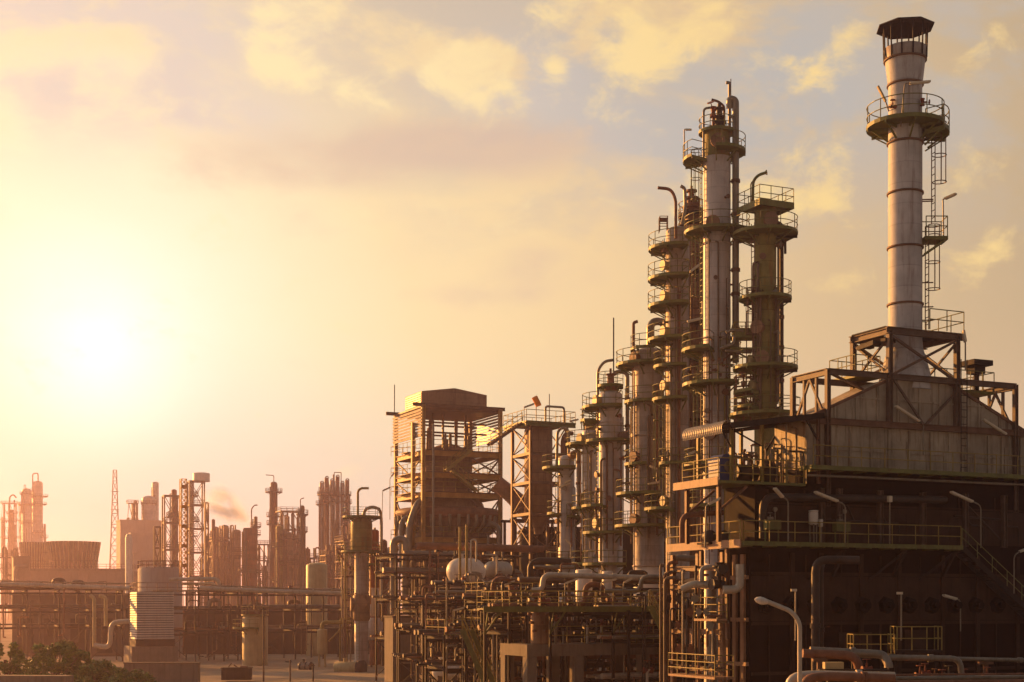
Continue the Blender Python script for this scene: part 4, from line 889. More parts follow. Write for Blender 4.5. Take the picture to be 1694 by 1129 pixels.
# ---- pipes along the bottom right
free_pipe('pair of tall black pipes, the thicker one bent right over the furnace wall', [(1349, 1200), (1349, 926), (1421, 927)], 7., 71, 'pipe_dark', name='bent_pipe')
free_pipe('thinner black pipe standing close behind the tall bent one', [(1358, 1200), (1358, 940), (1361, 933, .5)], 4.6, 71.5, 'pipe_dark', name='bent_pipe')
free_pipe('fat rusty pink pipe with two elbows in the lower right corner', [(1328, 1081), (1420, 1085), (1421, 1135)], 7.5, 62, 'pipe_rust', name='fat_pipe', sup=((0, .3),))
free_pipe('fat grey pipe beside the rusty one, bent down in front of the furnace', [(1340, 1077, 1.5), (1462, 1083, 1.5), (1470, 1100, 1.2), (1470, 1105, 1.2)], 7.5, 62.5, 'pipe_grey', name='fat_pipe')
free_pipe('long thin pipe leading right to an elbow from the fat grey pipe', [(1470, 1088), (1588, 1090), (1592, 1135)], 5., 64, 'pipe_grey', name='long_pipe')
free_pipe('long straight pipe running to the right edge at the bottom', [(1575, 1090), (1760, 1094)], 3.4, 66, 'pipe_grey', name='long_pipe', sup=((0, .3), (0, .8)))
free_pipe('pale elbow pipe at the very bottom left of the street lamp pole', [(1306, 1200), (1306, 1122), (1340, 1117), (1480, 1120)], 8., 58, 'pipe_pale', name='elbow_pipe', group='pale elbow pipes at the bottom')
free_pipe('pale elbow pipe at the very bottom right of the street lamp pole', [(1330, 1200), (1330, 1124), (1362, 1119), (1480, 1123)], 7.5, 57, 'pipe_rust', name='elbow_pipe', group='pale elbow pipes at the bottom')
g = random.Random(5)
t = Thing('pipe_bed', 'low dark pipes with rusty valves along the bottom edge on the right', 'pipework', 1490, 60, YAW * .4)
for k in range(9):
    z = 4.2 + g.uniform(0, .9); r = g.choice((.04, .06, .09)); y = k * .5
    t.add('pipe', MB().tube([(-2, y, z), (14, y, z)], r, 8), g.choice(('pipe_dark', 'pipe_rust', 'pipe_grey')))
for k in range(14): q = MB(); valve(q, (g.uniform(-1, 10), g.uniform(0, 4), g.uniform(4.5, 5.3)), g.choice((.07, .1)), (1, 0, 0)); t.add('valve', q, g.choice(('valve_red', 'pipe_dark', 'pipe_rust')))
for k in range(5): t.add('support', MB().bx(k * 3 - .9, -.3, 0, k * 3 - .7, 4.4, 4.1), 'steel_dark')
t = Thing('yellow_crate', 'low yellowish box on a dark shelf under the fat pipes', 'box', 1380, 60, 0, z=world(0, 1107, 60).z)
t.add('body', MB().bx(t.x(1365), 0, 0, t.x(1396), .5, t.z(1096)), 'tank_cream'); t.add('shelf', MB().bx(t.x(1355), -.1, -.1, t.x(1470), .6, -.02), 'steel_dark')
for lab, x0, x1, y0, y1, d, nm in (('short railed platform with yellow top rail below the black pipes', 1412, 1480, 1050, 1082, 67, 1), ('taller railed platform right of the short one by the firebox', 1484, 1558, 1037, 1076, 68.5, 1)):
    t = Thing('railed_platform', lab, 'platform', x0, d, 0, group='small railed platforms by the firebox', z=world(0, y1, d).z)
    o = t.add('deck', MB().bx(0, 0, -.12, t.x(x1), 1.2, 0), 'steel_dark')
    t.add('railing', rail(MB(), [(0, 1.2, 0), (0, 0, 0), (t.x(x1), 0, 0), (t.x(x1), 1.2, 0)], t.z(y0), .75, .028), 'rail_yellow', o)
    for x in (.1, t.x(x1) - .1): t.add('leg', MB().bx(x - .06, .5, -world(0, y1, d).z, x + .06, .62, -.121), 'steel_dark')
for lab, x, y0, y1, d in (('thin steel post with small light on top left of the black pipes', 1316, 1060, 978, 70), ('thin steel post with small light on the firebox between burners', 1491, 1060, 983, 71)):
    t = Thing('signal_post', lab, 'post', x, d, 0, group='thin posts on the firebox', z=world(0, y0, d).z)
    t.add('pole', MB().cyl((0, 0, 0), (0, 0, t.z(y1)), .04, n=6), 'pipe_grey'); t.add('lamp_head', MB().bx(-.22, -.07, t.z(y1) - .02, .06, .07, t.z(y1) + .1), 'lamp_cream')
# ---- centre foreground: pipe bridge, vessels, concrete table
free_pipe('long pale pipe on the centre rack with an elbow at each end', [(880, 977), (897, 976), (899, 951), (1093, 957), (1108, 948), (1112, 925), (1136, 922)], 4.6, 97, 'pipe_pale', name='long_pipe', sup=((2, .22), (2, .6)))
free_pipe('pipe stepping down in front of the broad brown column', [(1000, 978), (1058, 979), (1062, 954), (1094, 955)], 4., 96, 'pipe_grey', name='bent_pipe')
free_pipe('vertical pipe with elbow left of the sunlit valve frame', [(1160, 976), (1118, 977), (1113, 965), (1113, 930), (1120, 923), (1150, 925)], 5.2, 88, 'pipe_grey', name='bent_pipe')
free_pipe('dull pipe bending up left of the two white vessels', [(878, 1060), (878, 935), (890, 928), (945, 930)], 6., 112, 'pipe_dark', name='bent_pipe')
free_pipe('short level pipe under the bend left of the white vessels', [(882, 939), (950, 939)], 3.4, 111, 'pipe_grey', name='long_pipe')
vvessel('larger white upright vessel with flat top behind the yellow rail', 966, 942, 1005, 100, 28, 'white_paint', head=.12, group='white upright vessels')
vvessel('smaller white upright vessel right of the larger flat topped one', 1005, 945, 1004, 100, 18, 'white_paint', head=.12, group='white upright vessels')
t = vvessel('stout grey upright vessel with nozzles on the concrete table', 893, 1006, 1066, 93, 30, 'cladding_brown')
for k in range(8):
    a = R(-160 + 20 * k); z = t.z(1016 + (k % 3) * 14); d0 = Vec((math.cos(a), math.sin(a), 0)); t.add('nozzle', MB().cyl(d0 * t.r * .95 + Vec((0, 0, z)), d0 * (t.r + .25) + Vec((0, 0, z)), .1, n=8), 'pipe_rust')
zt = world(0, 1067, 92).z
t = Thing('concrete_table', 'stained concrete table frame carrying the pipe deck in the centre', 'concrete frame', 872, 92, YAW)
q = MB().bx(0, 0, zt - .75, 14.6, 4.2, zt); t.add('deck', q, 'concrete')
for x in (.35, 3.7, 8.6, 13.8):
    for y in (.35, 3.8): t.add('leg', MB().bx(x - .34, y - .34, 0, x + .34, y + .34, zt - .76), 'concrete')
g = random.Random(8)
o = t.add('railing', rail(MB(), [(1.6, .1, zt), (14.4, .1, zt)], 1.15, 1.3, .03), 'rail_yellow')
for k in range(9):
    L = 2.6 + 1.3 * k + g.uniform(-.4, .4); h = g.uniform(.7, 1.5)
    s_ = Thing('vent_post', 'short valve pipe on the concrete table, %s' % ('leftmost of the nine', 'second from the left', 'third from the left', 'fourth from the left', 'fifth and middle one', 'fourth from the right', 'third from the right', 'second from the right', 'rightmost of the nine')[k], 'pipe', 872, 92, YAW, group='short valve pipes on the concrete table', z=zt)
    s_.e.location = Vec(t.e.location) + U * L + V * g.uniform(.5, 2.2) + Vec((0, 0, zt)); m = g.choice(('pipe_rust', 'pipe_pale', 'pipe_grey'))
    s_.add('pipe_run', MB().cyl((0, 0, 0), (0, 0, h), .1, n=10), m); q = MB(); valve(q, (0, 0, h + .2), .09, (0, 0, 1), (.5, -1, 0)); s_.add('valve', q, 'valve_red' if k % 3 == 0 else 'pipe_dark')
stair('green steel stair with yellow handrails right of the centre rack', 1075, 90, (1076, 1003), (1118, 1082))
stair('long steel stair with yellow handrails going down by the white drum', 760, 93, (764, 1042), (806, 1140))
stair('second flight of steel stair beside the long one near the concrete table', 776, 94, (779, 1042), (820, 1140), w=.6)
pipe_rack('yellow railed pipe rack over the concrete table behind the stair', 842, 95, 15.5, 4.5, (6.1, 7.55), 3.6, 9, 21, rails=(7.55,), drops=16, valves=16, floors=(7.55,))
pipe_rack('pipe rack behind the white upright vessels under the columns', 880, 104, 18., 5, (5.2, 7.6, 9.4), 4.2, 10, 22, drops=18, valves=14)
pipe_rack('dark rack full of vertical pipes below the concrete table', 868, 98, 15., 4, (2.4, 4.0), 3., 9, 27, drops=20, valves=14, mats=('pipe_dark', 'pipe_rust', 'pipe_grey'))
pipe_rack('low railed deck with small valves left of the concrete table', 735, 104, 5.6, 3.6, (3.4, 5.6), 2.8, 8, 23, rails=(5.6,), drops=12, valves=12, floors=(5.6,))
pipe_rack('yellow edged platform stacked with short pipes above the low railed deck', 800, 100, 4.2, 3.2, (6.3, 8.2), 2.1, 8, 24, rails=(6.3, 8.2), drops=12, valves=10, floors=(6.3,))
pipe_rack('rack of tall thin risers between the concrete pillar and the white drum', 690, 128, 6., 5, (3.2, 5.6, 7.4), 3., 9, 25, drops=22, valves=12)
pipe_rack('wide pipe rack in front of the reactor tower', 655, 146, 13., 6, (4.5, 8.5, 11.0, 12.8), 4.5, 10, 26, drops=24, valves=12, rmax=.3)
hv = hvessel('white egg shaped drum at the bottom beside the long steel stair', 739, 1111, 118, 14.5, 50, 'white_paint', yaw=R(8), head=.95)
hvessel('big pale horizontal vessel with rounded ends in front of the reactor tower', 771, 946, 138, 22, 76, 'white_paint', yaw=R(52), head=.9, saddle='steel_brown', name='horizontal_vessel', cat='vessel')
hvessel('smaller pale round headed vessel right of the big pale one', 824, 943, 144, 14, 60, 'sheet_pale', yaw=R(52), head=.9, saddle='steel_brown', name='horizontal_vessel', cat='vessel')
hvessel('darker horizontal exchanger shell below the big pale vessel', 790, 985, 134, 13, 100, 'cladding_brown', yaw=R(6), head=.5, saddle='steel_brown', name='horizontal_vessel', cat='vessel')
free_pipe('fat inverted U shaped pipe left of the reactor tower base', [(651, 1016), (651, 893), (671, 892), (671, 1016)], 6.2, 150, 'pipe_grey', name='looped_pipe', fl=((0, .3), (2, .7)), bend=1.3)
free_pipe('brown horizontal duct below the small drum tower', [(690, 903), (900, 909)], 6., 140, 'pipe_rust', name='duct', sup=((0, .1), (0, .5), (0, .9)))
free_pipe('left one of two yellow vent pipes standing over the pale vessel', [(761, 960), (761, 872)], 2.2, 133, 'rail_yellow', name='vent_pipe', group='twin yellow vent pipes')
free_pipe('taller right one of two yellow vent pipes over the pale vessel', [(772, 960), (772, 868)], 2.2, 133, 'rail_yellow', name='vent_pipe', group='twin yellow vent pipes')
free_pipe('thin bent pipe loop over the pale horizontal vessel', [(779, 960), (779, 893), (788, 893), (788, 930)], 1.5, 132, 'pipe_pale', name='bent_pipe')
free_pipe('square bent pipe right of the pale horizontal vessel', [(802, 918), (822, 918), (822, 950)], 1.5, 132, 'pipe_pale', name='bent_pipe')
free_pipe('grey pipe stepping down under the pale horizontal vessel', [(699, 1090), (699, 997), (717, 996), (717, 979), (800, 980)], 2.6, 126, 'pipe_grey', name='bent_pipe')
free_pipe('tall thin grey pole pipe standing in front of the pale vessel', [(739, 1060), (739, 955)], 1.4, 112, 'pipe_grey', name='thin_pipe')
free_pipe('tall thin standing pipe left of the yellow platform stair', [(816, 1129), (816, 1018), (830, 1016)], 2.6, 99, 'pipe_grey', name='bent_pipe')
zc = world(0, 1022, 138).z
t = Thing('concrete_pillar', 'tall concrete pillar wall with pale sunlit left side', 'concrete wall', 650, 138, YAW)
t.add('wall', MB().bx(0, 0, 0, 2.6, 2.4, zc), 'concrete'); t.add('capping', MB().bx(-.08, -.08, zc, 2.7, 2.5, zc + .18), 'concrete_dark')
t.add('recess_shade', MB().bx(.3, -.06, 0, 1.9, -.002, 2.3), 'steel_dark')  # dark slab on the wall face, the shade of a hollow put into its colour
for lab, pts, tip, d in (
    ('tube lamp glowing in the sun right of the pale vessel', [(807, 985), (806, 967)], (797, 959), 118.), ('tube lamp tilted right behind the yellow platform', [(807, 985), (807, 964)], (823, 957), 119.),
    ('tube lamp on a tall pole left of the white vessels', [(833, 1020), (834, 968)], (852, 961), 101.), ('tube lamp pointing up right beside the larger white vessel', [(934, 1000), (935, 965)], (957, 957), 95.),
    ('tube lamp between the two white vessels', [(993, 985), (995, 964)], (1020, 958), 94.), ('tube lamp at the front of the broad brown column foot', [(1030, 990), (1032, 964)], (1046, 957), 94.),
    ('tube lamp with long arm left of the sunlit valve frame', [(1123, 1030), (1124, 963)], (1152, 957), 84.), ('tube lamp over the low railed deck', [(750, 1040), (750, 1010)], (777, 1003), 103.),
    ('tube lamp in front of the left furnace walkway', [(1166, 905), (1168, 838), (1172, 834)], (1192, 824), 74.)):
    tube_lamp(lab, pts, tip, d, w=.17)

for lab, x0, x1, y0, d in (('big dark filler block added behind the feet of the columns', 872, 1262, 876, 168), ('dark filler block added behind the pale vessel and brown duct', 676, 890, 913, 192)):  # dark blocks added to blacken the gaps behind the columns
    t = Thing('process_building', lab, 'building', x0, d, R(4), group='dark filler blocks behind the columns'); w = t.x(x1); h = t.z(y0); t.add('wall', MB().bx(0, 0, 0, w, 12, h), 'firebox'); t.add('roof', MB().bx(-.3, -.3, h, w + .3, 12.3, h + .3), 'steel_dark')
    for k in range(int(w / 3.2)): t.add('bay_post', MB().ibeam((k * 3.2 + .4, -.3, 0), (k * 3.2 + .4, -.3, h - .1), .3, .3), 'steel_dark')
    for z in (h * .45, h * .7): t.add('crane_rail', MB().ibeam((0, -.62, z), (w, -.62, z), .2, .3), 'steel_dark')
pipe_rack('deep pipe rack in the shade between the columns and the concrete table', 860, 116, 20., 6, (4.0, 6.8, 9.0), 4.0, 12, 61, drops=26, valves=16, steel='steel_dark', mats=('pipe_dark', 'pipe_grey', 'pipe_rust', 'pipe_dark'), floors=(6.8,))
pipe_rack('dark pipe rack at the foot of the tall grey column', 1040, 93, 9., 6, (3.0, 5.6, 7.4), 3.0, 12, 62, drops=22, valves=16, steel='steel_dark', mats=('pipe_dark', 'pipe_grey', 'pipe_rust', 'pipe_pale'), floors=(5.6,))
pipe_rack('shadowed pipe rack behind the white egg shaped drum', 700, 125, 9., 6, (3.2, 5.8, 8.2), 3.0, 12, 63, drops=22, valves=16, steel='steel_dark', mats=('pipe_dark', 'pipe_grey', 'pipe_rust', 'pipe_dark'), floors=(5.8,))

t = Thing('pipe_walkway', 'long yellow railed walkway crossing the centre in front of the white vessels', 'walkway', 800, 89, YAW)
z = 7.75; L_ = 14.2
q = MB().bx(0, 0, z - .08, L_, 1.0, z); q.bx(-.03, -.05, z - .24, L_ + .03, -.003, z + .12); o = t.add('deck', q, 'green_paint')
t.add('railing', rail(MB(), [(0, 1., z), (0, 0, z), (L_, 0, z), (L_, 1., z)], 1.1, 1.35, .03, 2), 'rail_yellow', o)
for k in range(4): t.add('post', MB().ibeam((.3 + 4.5 * k, .5, 0), (.3 + 4.5 * k, .5, z - .09), .16, .16), 'steel_dark'); t.add('knee_brace', MB().bar((.3 + 4.5 * k, .5, z - 1.6), (.3 + 4.5 * k + (1.1 if k < 3 else -1.1), .5, z - .15), .09).bar((.3 + 4.5 * k, .5, z - 1.6), (.3 + 4.5 * k, .05, z - .3), .07), 'green_paint')
g = random.Random(77)
for k in range(12): q = MB(); valve(q, (g.uniform(.4, 13.8), g.uniform(1.3, 2.), z + g.uniform(-.2, .6)), g.choice((.08, .11)), (1, 0, 0)); t.add('valve', q, g.choice(('pipe_dark', 'pipe_rust', 'pipe_grey', 'pipe_brown')))
for k in range(5): y = 1.25 + .2 * k; t.add('pipe', MB().tube([(.2, y, z - .1), (L_ - g.uniform(0, 4), y, z - .1)], g.choice((.05, .07, .09)), 7), g.choice(('pipe_brown', 'pipe_grey', 'pipe_dark')))

pipe_rack('thin steel rack partly screening the pale vessels in front of the reactor tower', 742, 131, 6.5, 2.2, (8.4, 9.6), 3.2, 5, 67, drops=14, valves=8, mats=('pipe_brown', 'pipe_grey', 'pipe_dark'))
# ================================================================== reactor tower
t = Thing('reactor_tower', 'open steel tower with louvred top around a fat brown reactor', 'tower', 700, 170, YAW)
W_, D_ = 9.9, 9.3; zr = 31.4; lv = (25.8, 23.2, 20.9)
for x in (0, W_):
    for y in (0, D_): t.add('post', MB().ibeam((x, y, 0), (x, y, zr), .42, .42), 'tower_sunlit')
t.add('post', MB().ibeam((-.5, 2.0, 0), (-.5, 2.0, 29.5), .4, .4), 'tower_sunlit')
for z in lv + (15.6,):
    q = MB()
    for y in (0, D_): q.ibeam((0, y, z), (W_, y, z), .3, .6)
    for x in (0, W_): q.ibeam((x, .26, z - .01), (x, D_ - .26, z - .01), .3, .62)
    t.add('ring_beam', q, 'tower_sunlit')
    q = MB(); w = 2.1 if z < 25 else 3.4
    q.bx(.3, -.7, z + .31, W_ - .2, w, z + .37); q.bx(.3, D_ - w, z + .31, W_ - .2, D_, z + .37); q.bx(-.7, w, z + .31, w, D_ - w, z + .37); q.bx(W_ - w, w, z + .31, W_ - .2, D_ - w, z + .37)
    o = t.add('deck', q, 'steel_brown')
    t.add('railing', rail(MB(), [(-.65, -.65, z + .37), (W_ - .1, -.65, z + .37), (W_ - .1, D_, z + .37), (-.65, D_, z + .37)], 1.15, 1.4, .035, closed=True), 'rail_yellow', o)
for a, b in ((25.4, 23.5), (22.8, 21.2), (20.5, 16.0)):
    for y in (0, D_):
        for s in (0, 1): t.add('brace', MB().bar((W_ * .62, y, a), (W_ - .2, y, b), .16) if s else MB().bar((W_ - .2, y, a), (W_ * .62, y, b), .14), 'steel_brown')
    for x in (0, W_): t.add('brace', MB().bar((x, .3, a), (x, D_ * .5, b), .15).bar((x, D_ * .5, b), (x, D_ - .3, a), .15), 'steel_brown')
z0 = 27.9                                         # louvre courses on two sides
for nm, f in (('louvre', lambda z: MB().bar((-.30, -.1, z), (-.30, D_ + .3, z), .05, .25, (-.3, 0, 1))), ('louvre', lambda z: MB().bar((W_ + .3, .1, z), (W_ + .3, D_ + .3, z), .05, .25, (.3, 0, 1)))):
    for k in range(9): t.add(nm, f(z0 + k * .36), 'sheet_pale')
t.add('louvre_frame', MB().bar((-.2, -.05, z0 - .1), (-.2, D_ + .2, z0 - .1), .16, .2).bar((-.2, -.05, z0 + 3.3), (-.2, D_ + .2, z0 + 3.3), .16, .2), 'steel_brown')
q = MB(); q.ibeam((-1.3, 0, zr), (W_ + .6, 0, zr), .3, .4); q.ibeam((-1.3, D_, zr), (W_ + .6, D_, zr), .3, .4); q.bx(-.1, .3, zr - .5, W_ + .1, D_, zr - .1); t.add('roof_slab', q, 'steel_brown')
q = MB().prism([(.6, zr + .1), (9.0, zr + .1), (9.0, zr + 1.9), (4.8, zr + 2.5), (.6, zr + 1.9)], 2.0, 7.6); rh = t.add('roof_house', q, 'cladding_brown')
for k in range(6): t.add('vent_blade', MB().bx(.52, 2.1, zr + .3 + k * .26, .59, 7.5, zr + .44 + k * .26), 'sheet_pale', rh)
c = (5.1, 4.9)
q = MB().lathe([(2.0, 26.6), (2.3, 26.5)][::-1] + [(1.5, 27.2), (.5, 27.5)], 26, c); q.lathe([(5.1, 12.5), (5.1, 17.6), (4.6, 19.2), (4.3, 20.2), (3.0, 21.4), (2.9, 26.4), (2.1, 27.0)], 34, c); t.add('reactor_vessel', q, 'cladding_brown')
q = MB().tube([(c[0] + 5.9 * math.cos(2 * PI * k / 40), c[1] + 5.9 * math.sin(2 * PI * k / 40), 18.9) for k in range(41)], .62, 10); bp = t.add('bustle_pipe', q, 'pipe_rust')
for k in range(36):
    a = 2 * PI * k / 36; u = Vec((math.cos(a), math.sin(a), 0)); o = Vec((c[0], c[1], 0))
    t.add('tuyere', MB().tube([o + u * 6.35 + Vec((0, 0, 18.6)), o + u * 6.3 + Vec((0, 0, 17.5)), o + u * 5.1 + Vec((0, 0, 16.6))], .2, 7, .4), 'pipe_grey', bp)
t.add('lower_ring', MB().lathe([(5.3, 14.6), (7.2, 14.6), (7.2, 14.9), (5.3, 14.9)], 36, c, False), 'steel_brown')
g = random.Random(4)
for k in range(9):
    x, y = g.uniform(2, 8.), g.uniform(.8, 7.5); h = g.uniform(1.2, 4.); t.add('top_machine', MB().cyl((x, y, 26.2), (x, y, 26.2 + h), g.uniform(.15, .5), g.uniform(.1, .35), 9), g.choice(('steel_brown', 'pipe_rust')))
q = MB()
for z in (28.6, 29.8): q.bar((.5, 3, z), (9.4, 3, z), .2); q.bar((.5, 6, z), (9.4, 6, z), .2)
for x in (1.2, 2.4, 3.7, 6.6): q.bar((x, 3, 26.2), (x, 3, 30.9), .22)
t.add('hoist_frame', q, 'steel_brown')
def tstair(a, b, y):
    q = MB()
    for dy in (0, -.8): q.bar((a[0], y + dy, a[1]), (b[0], y + dy, b[1]), .1, .3)
    n = 14
    for k in range(n): f = k / n; x = a[0] + (b[0] - a[0]) * f; z = a[1] + (b[1] - a[1]) * f; q.bx(x - .15, y - .78, z, x + .15, y - .02, z + .05)
    o = t.add('stair', q, 'rail_yellow'); q = MB()
    for h in (.6, 1.1): q.cyl((a[0], y - .8, a[1] + h), (b[0], y - .8, b[1] + h), .04, n=5)
    for k in range(6): f = k / 5; x = a[0] + (b[0] - a[0]) * f; z = a[1] + (b[1] - a[1]) * f; q.cyl((x, y - .8, z), (x, y - .8, z + 1.1), .035, n=5)
    t.add('handrail', q, 'rail_yellow', o)
tstair((5.6, 26.2), (2.3, 23.6), -.75); tstair((3.2, 23.6), (6.4, 21.3), -.75)
q = MB().cyl((-.2, D_, zr), (-.2, D_, zr + 3.6), .06, n=5); t.add('lightning_rod', q, 'steel_dark')
for pts, r in (([(-1.4, 1., 13), (-1.4, 1., 17.2), (-.4, .6, 20.2), (1.6, 1., 20.6)], .4), ([(-1.6, 3., 12), (-1.6, 3., 18), (0, 3, 18.6)], .35), ([(9., -1.6, 12), (9., -1.6, 17.2), (8., -1.2, 17.6)], .3), ([(7.6, -1.6, 12), (7.6, -1.6, 16.2)], .16), ([(.8, -1.2, 12), (.8, -1.2, 29.)], .14)):
    t.add('duct', MB().tube(pts, r, 10, r * 3), 'pipe_grey')
# ---- drum tower
t = Thing('drum_tower', 'braced steel tower holding a tall brown drum with a cone bottom', 'tower', 878, 152, YAW)
s = 4.2; dz_ = 4.6; zt = t.z(700)
for x in (0, s):
    for y in (0, dz_): t.add('post', MB().ibeam((x, y, 0), (x, y, zt), .3, .3), 'steel_brown')
zl = [zt, t.z(750), t.z(798), t.z(850), 14.]
q = MB().bx(-.9, -.8, zt, s + .7, dz_ + .6, zt + .16); q.ibeam((-.9, -.7, zt - .2), (s + .7, -.7, zt - .2), .2, .36); q.ibeam((-.8, -.5, zt - .2), (-.8, dz_ + .5, zt - .2), .2, .36); o = t.add('top_deck', q, 'green_paint')
t.add('railing', rail(MB(), [(-.85, -.75, zt + .16), (s + .65, -.75, zt + .16), (s + .65, dz_ + .5, zt + .16), (-.85, dz_ + .5, zt + .16)], 1.15, 1.1, .035, closed=True), 'rail_yellow', o)
for z in zl[1:]:
    q = MB()
    for y in (0, dz_): q.bar((0, y, z), (s, y, z), .2, .28)
    for x in (0, s): q.bar((x, .16, z), (x, dz_ - .16, z), .2, .3)
    t.add('ring_beam', q, 'steel_brown')
for a, b in zip(zl, zl[1:]):
    for x in (0, s): t.add('brace', MB().bar((x, .1, a - .2), (x, dz_ - .1, b + .2), .1).bar((x, .1, b + .2), (x, dz_ - .1, a - .2), .1), 'steel_brown')
    t.add('brace', MB().bar((.1, dz_, a - .2), (s - .1, dz_, b + .2), .1).bar((.1, dz_, b + .2), (s - .1, dz_, a - .2), .1), 'steel_brown')
zc = t.z(848); q = MB().lathe([(.45, t.z(882)), (.5, t.z(872)), (1.45, zc), (1.5, zc), (1.5, zt - .5), (1.2, zt - .1)], 26, (1.8, 1.9)); t.add('drum', q, 'cladding_brown')
q = MB().tube([(3.6, -.3, 14), (3.6, -.3, zt - 1.6), (4.0, -.3, zt - .9), (4.8, -.2, zt - .9)], .24, 9, .8); t.add('side_pipe', q, 'pipe_rust')
q = MB().tube([(2.2, 1., zt), (2.2, 1., zt + 2.0), (4.4, 1., zt + 2.0), (4.4, 1, zt + .2)], .12, 8, .3); t.add('top_pipe', q, 'pipe_grey')
q = MB().cyl((2.9, 1.5, zt), (2.9, 1.5, zt + 3.4), .05, n=5); t.add('lightning_rod', q, 'steel_dark')
for a in (-.85,):
    q = MB()
    for dy in (-.6, .25): q.bar((-.8, dy + 1, zt), (-4.4, dy + 1, t.z(738)), .1, .3)
    for k in range(14): f = k / 14; x = -.8 - 3.6 * f; z = zt + (t.z(738) - zt) * f; q.bx(x - .14, .42, z - .02, x + .14, 1.2, z + .02)
    o = t.add('stair', q, 'steel_brown'); q = MB()
    for h in (.55, 1.1): q.cyl((-.8, .4, zt + h), (-4.4, .4, t.z(738) + h), .035, n=5)
    for k in range(7): f = k / 6; x = -.8 - 3.6 * f; z = zt + (t.z(738) - zt) * f; q.cyl((x, .4, z), (x, .4, z + 1.1), .03, n=5)
    t.add('handrail', q, 'rail_yellow', o)
t = Thing('windsock', 'orange windsock hanging from a pole on the drum tower', 'windsock', 887, 153.5, z=world(0, 699, 153).z)
o = t.add('pole', MB().cyl((0, 0, 0), (0, 0, t.z(659)), .05, n=6), 'steel_brown')
q = MB(); q.tube([t.p(884, 657), t.p(886, 661), t.p(890, 669), t.p(891, 672)], .33, 10, .2); t.add('sock', q, 'orange_cloth')
tube_lamp('tube lamp on the top rail of the drum tower left of the windsock', [(867, 700), (867, 674)], (884, 668), 152., w=.22)
# ---- conveyor bridge truss behind the drum tower foot
t = Thing('trestle', 'dark lattice trestle behind the foot of the drum tower', 'trestle', 850, 162, YAW)
for x in (0, 3, 6, 9):
    for y in (0, 2.5): t.add('post', MB().ibeam((x, y, 0), (x, y, 17.5), .25, .25), 'steel_dark')
for z in (14.2, 17.4): t.add('chord', MB().ibeam((-.5, 0, z), (9.5, 0, z), .2, .3).ibeam((-.5, 2.5, z), (9.5, 2.5, z), .2, .3), 'steel_dark')
for k in range(3): t.add('brace', MB().bar((3 * k, 0, 14.3), (3 * k + 3, 0, 17.3), .12).bar((3 * k, 0, 17.3), (3 * k + 3, 0, 14.3), .12), 'steel_dark')
t = Thing('inclined_duct', 'dark sloping duct running down right beside the reactor tower', 'duct', 800, 160); t.add('duct_run', MB().tube([t.p(822, 800), t.p(845, 818), t.p(878, 855), t.p(905, 868)], .9, 12, 2.), 'cladding_brown'); t.add('support', MB().bx(t.x(850), -.2, 0, t.x(855), .2, t.z(838)), 'steel_dark')
# ================================================================== grey column with flat drum top and its neighbours
c = Column('process_column', 'grey column with wide olive head and curved vent, left of the reactor tower', 598, 178, 23, 915, 'cladding_dull', head='flat', rings=(982,), group='columns left of the reactor tower', ybase=1100)
q = MB().lathe([(1.05, c.z(915)), (1.3, c.z(909)), (1.33, c.z(868)), (1.2, c.z(858)), (.5, c.z(852))], 26); c.add('head', q, 'cladding_green', c.shell)
ring_platform(c, c.z(857), .8, 31 * c.s, 0, 360); ring_platform(c, c.z(914), 1.05, 33 * c.s, 0, 360)
c.pipe([(592, 857, -.2), (592, 813, -.2), (597, 808, -.2), (610, 808, -.2)], 2., 'rail_yellow', name='vent_pipe', bend=.6)
c.pipe([(601, 853, .3), (604, 843, .3), (616, 838, .3), (629, 843, .3), (631, 860, .3), (631, 1000, .3)], 2.6, 'pipe_pale', name='overhead_pipe', bend=1.2)
c.pipe([(571, 1026, -.8), (571, 900, -.8)], 1., 'rail_yellow'); c.manway(1000, -170, .7); c.manway(998, -80, .5); c.lad(250, 1090, 990, False)
q = MB().lathe([(c.r + .02, c.z(984)), (c.r + .2, c.z(986)), (c.r + .2, c.z(1024)), (c.r + .02, c.z(1028))], 24); c.add('flared_base', q, 'cladding_brown', c.shell)
c = Column('process_column', 'slim column, red above and white below, right of the olive headed one', 619, 183, 16, 880, 'red_column', group='columns left of the reactor tower', ybase=1100)
c.add('white_sleeve', MB().lathe([(c.r + .003, c.z(1020)), (c.r + .02, c.z(1020)), (c.r + .02, c.z(973)), (c.r + .003, c.z(973))], 24, close=False), 'white_paint', c.shell)
c.pipe([(613, 1000, -.7), (613, 880, -.7)], 1., 'mast_orange'); q = MB().lathe([(c.r + .01, c.z(1060)), (c.r + .5, c.z(1055)), (c.r + .5, c.z(1030)), (c.r + .01, c.z(1022))], 22); c.add('flared_base', q, 'cladding', c.shell)
ring_platform(c, c.z(935), c.r, 15 * c.s, 0, 360)
tube_lamp('tall hooked tube lamp at the left edge of the reactor tower', [(645, 860), (645, 792), (648, 788)], (652, 783), 172., w=.22); tube_lamp('lower hooked tube lamp left of the reactor tower', [(632, 860), (633, 812)], (646, 806), 172., w=.22)
g = random.Random(33)
t = Thing('riser_bundle', 'bundle of thin pipes standing between the olive headed column and the reactor tower', 'pipework', 606, 186, YAW)
for k in range(16):
    x, y, h = g.uniform(-3.2, 3.8), g.uniform(-1, 4), g.uniform(6, 16.5); r = g.choice((.08, .12, .16)); t.add('riser', MB().tube([(x, y, 0), (x, y, h), (x + g.uniform(-1.5, 1.5), y + g.uniform(-.5, .5), h), (x + g.uniform(-1.5, 1.5), y, h - g.uniform(1, 3))], r, 7, r * 3), g.choice(('pipe_brown', 'pipe_rust', 'pipe_grey', 'rail_yellow')))
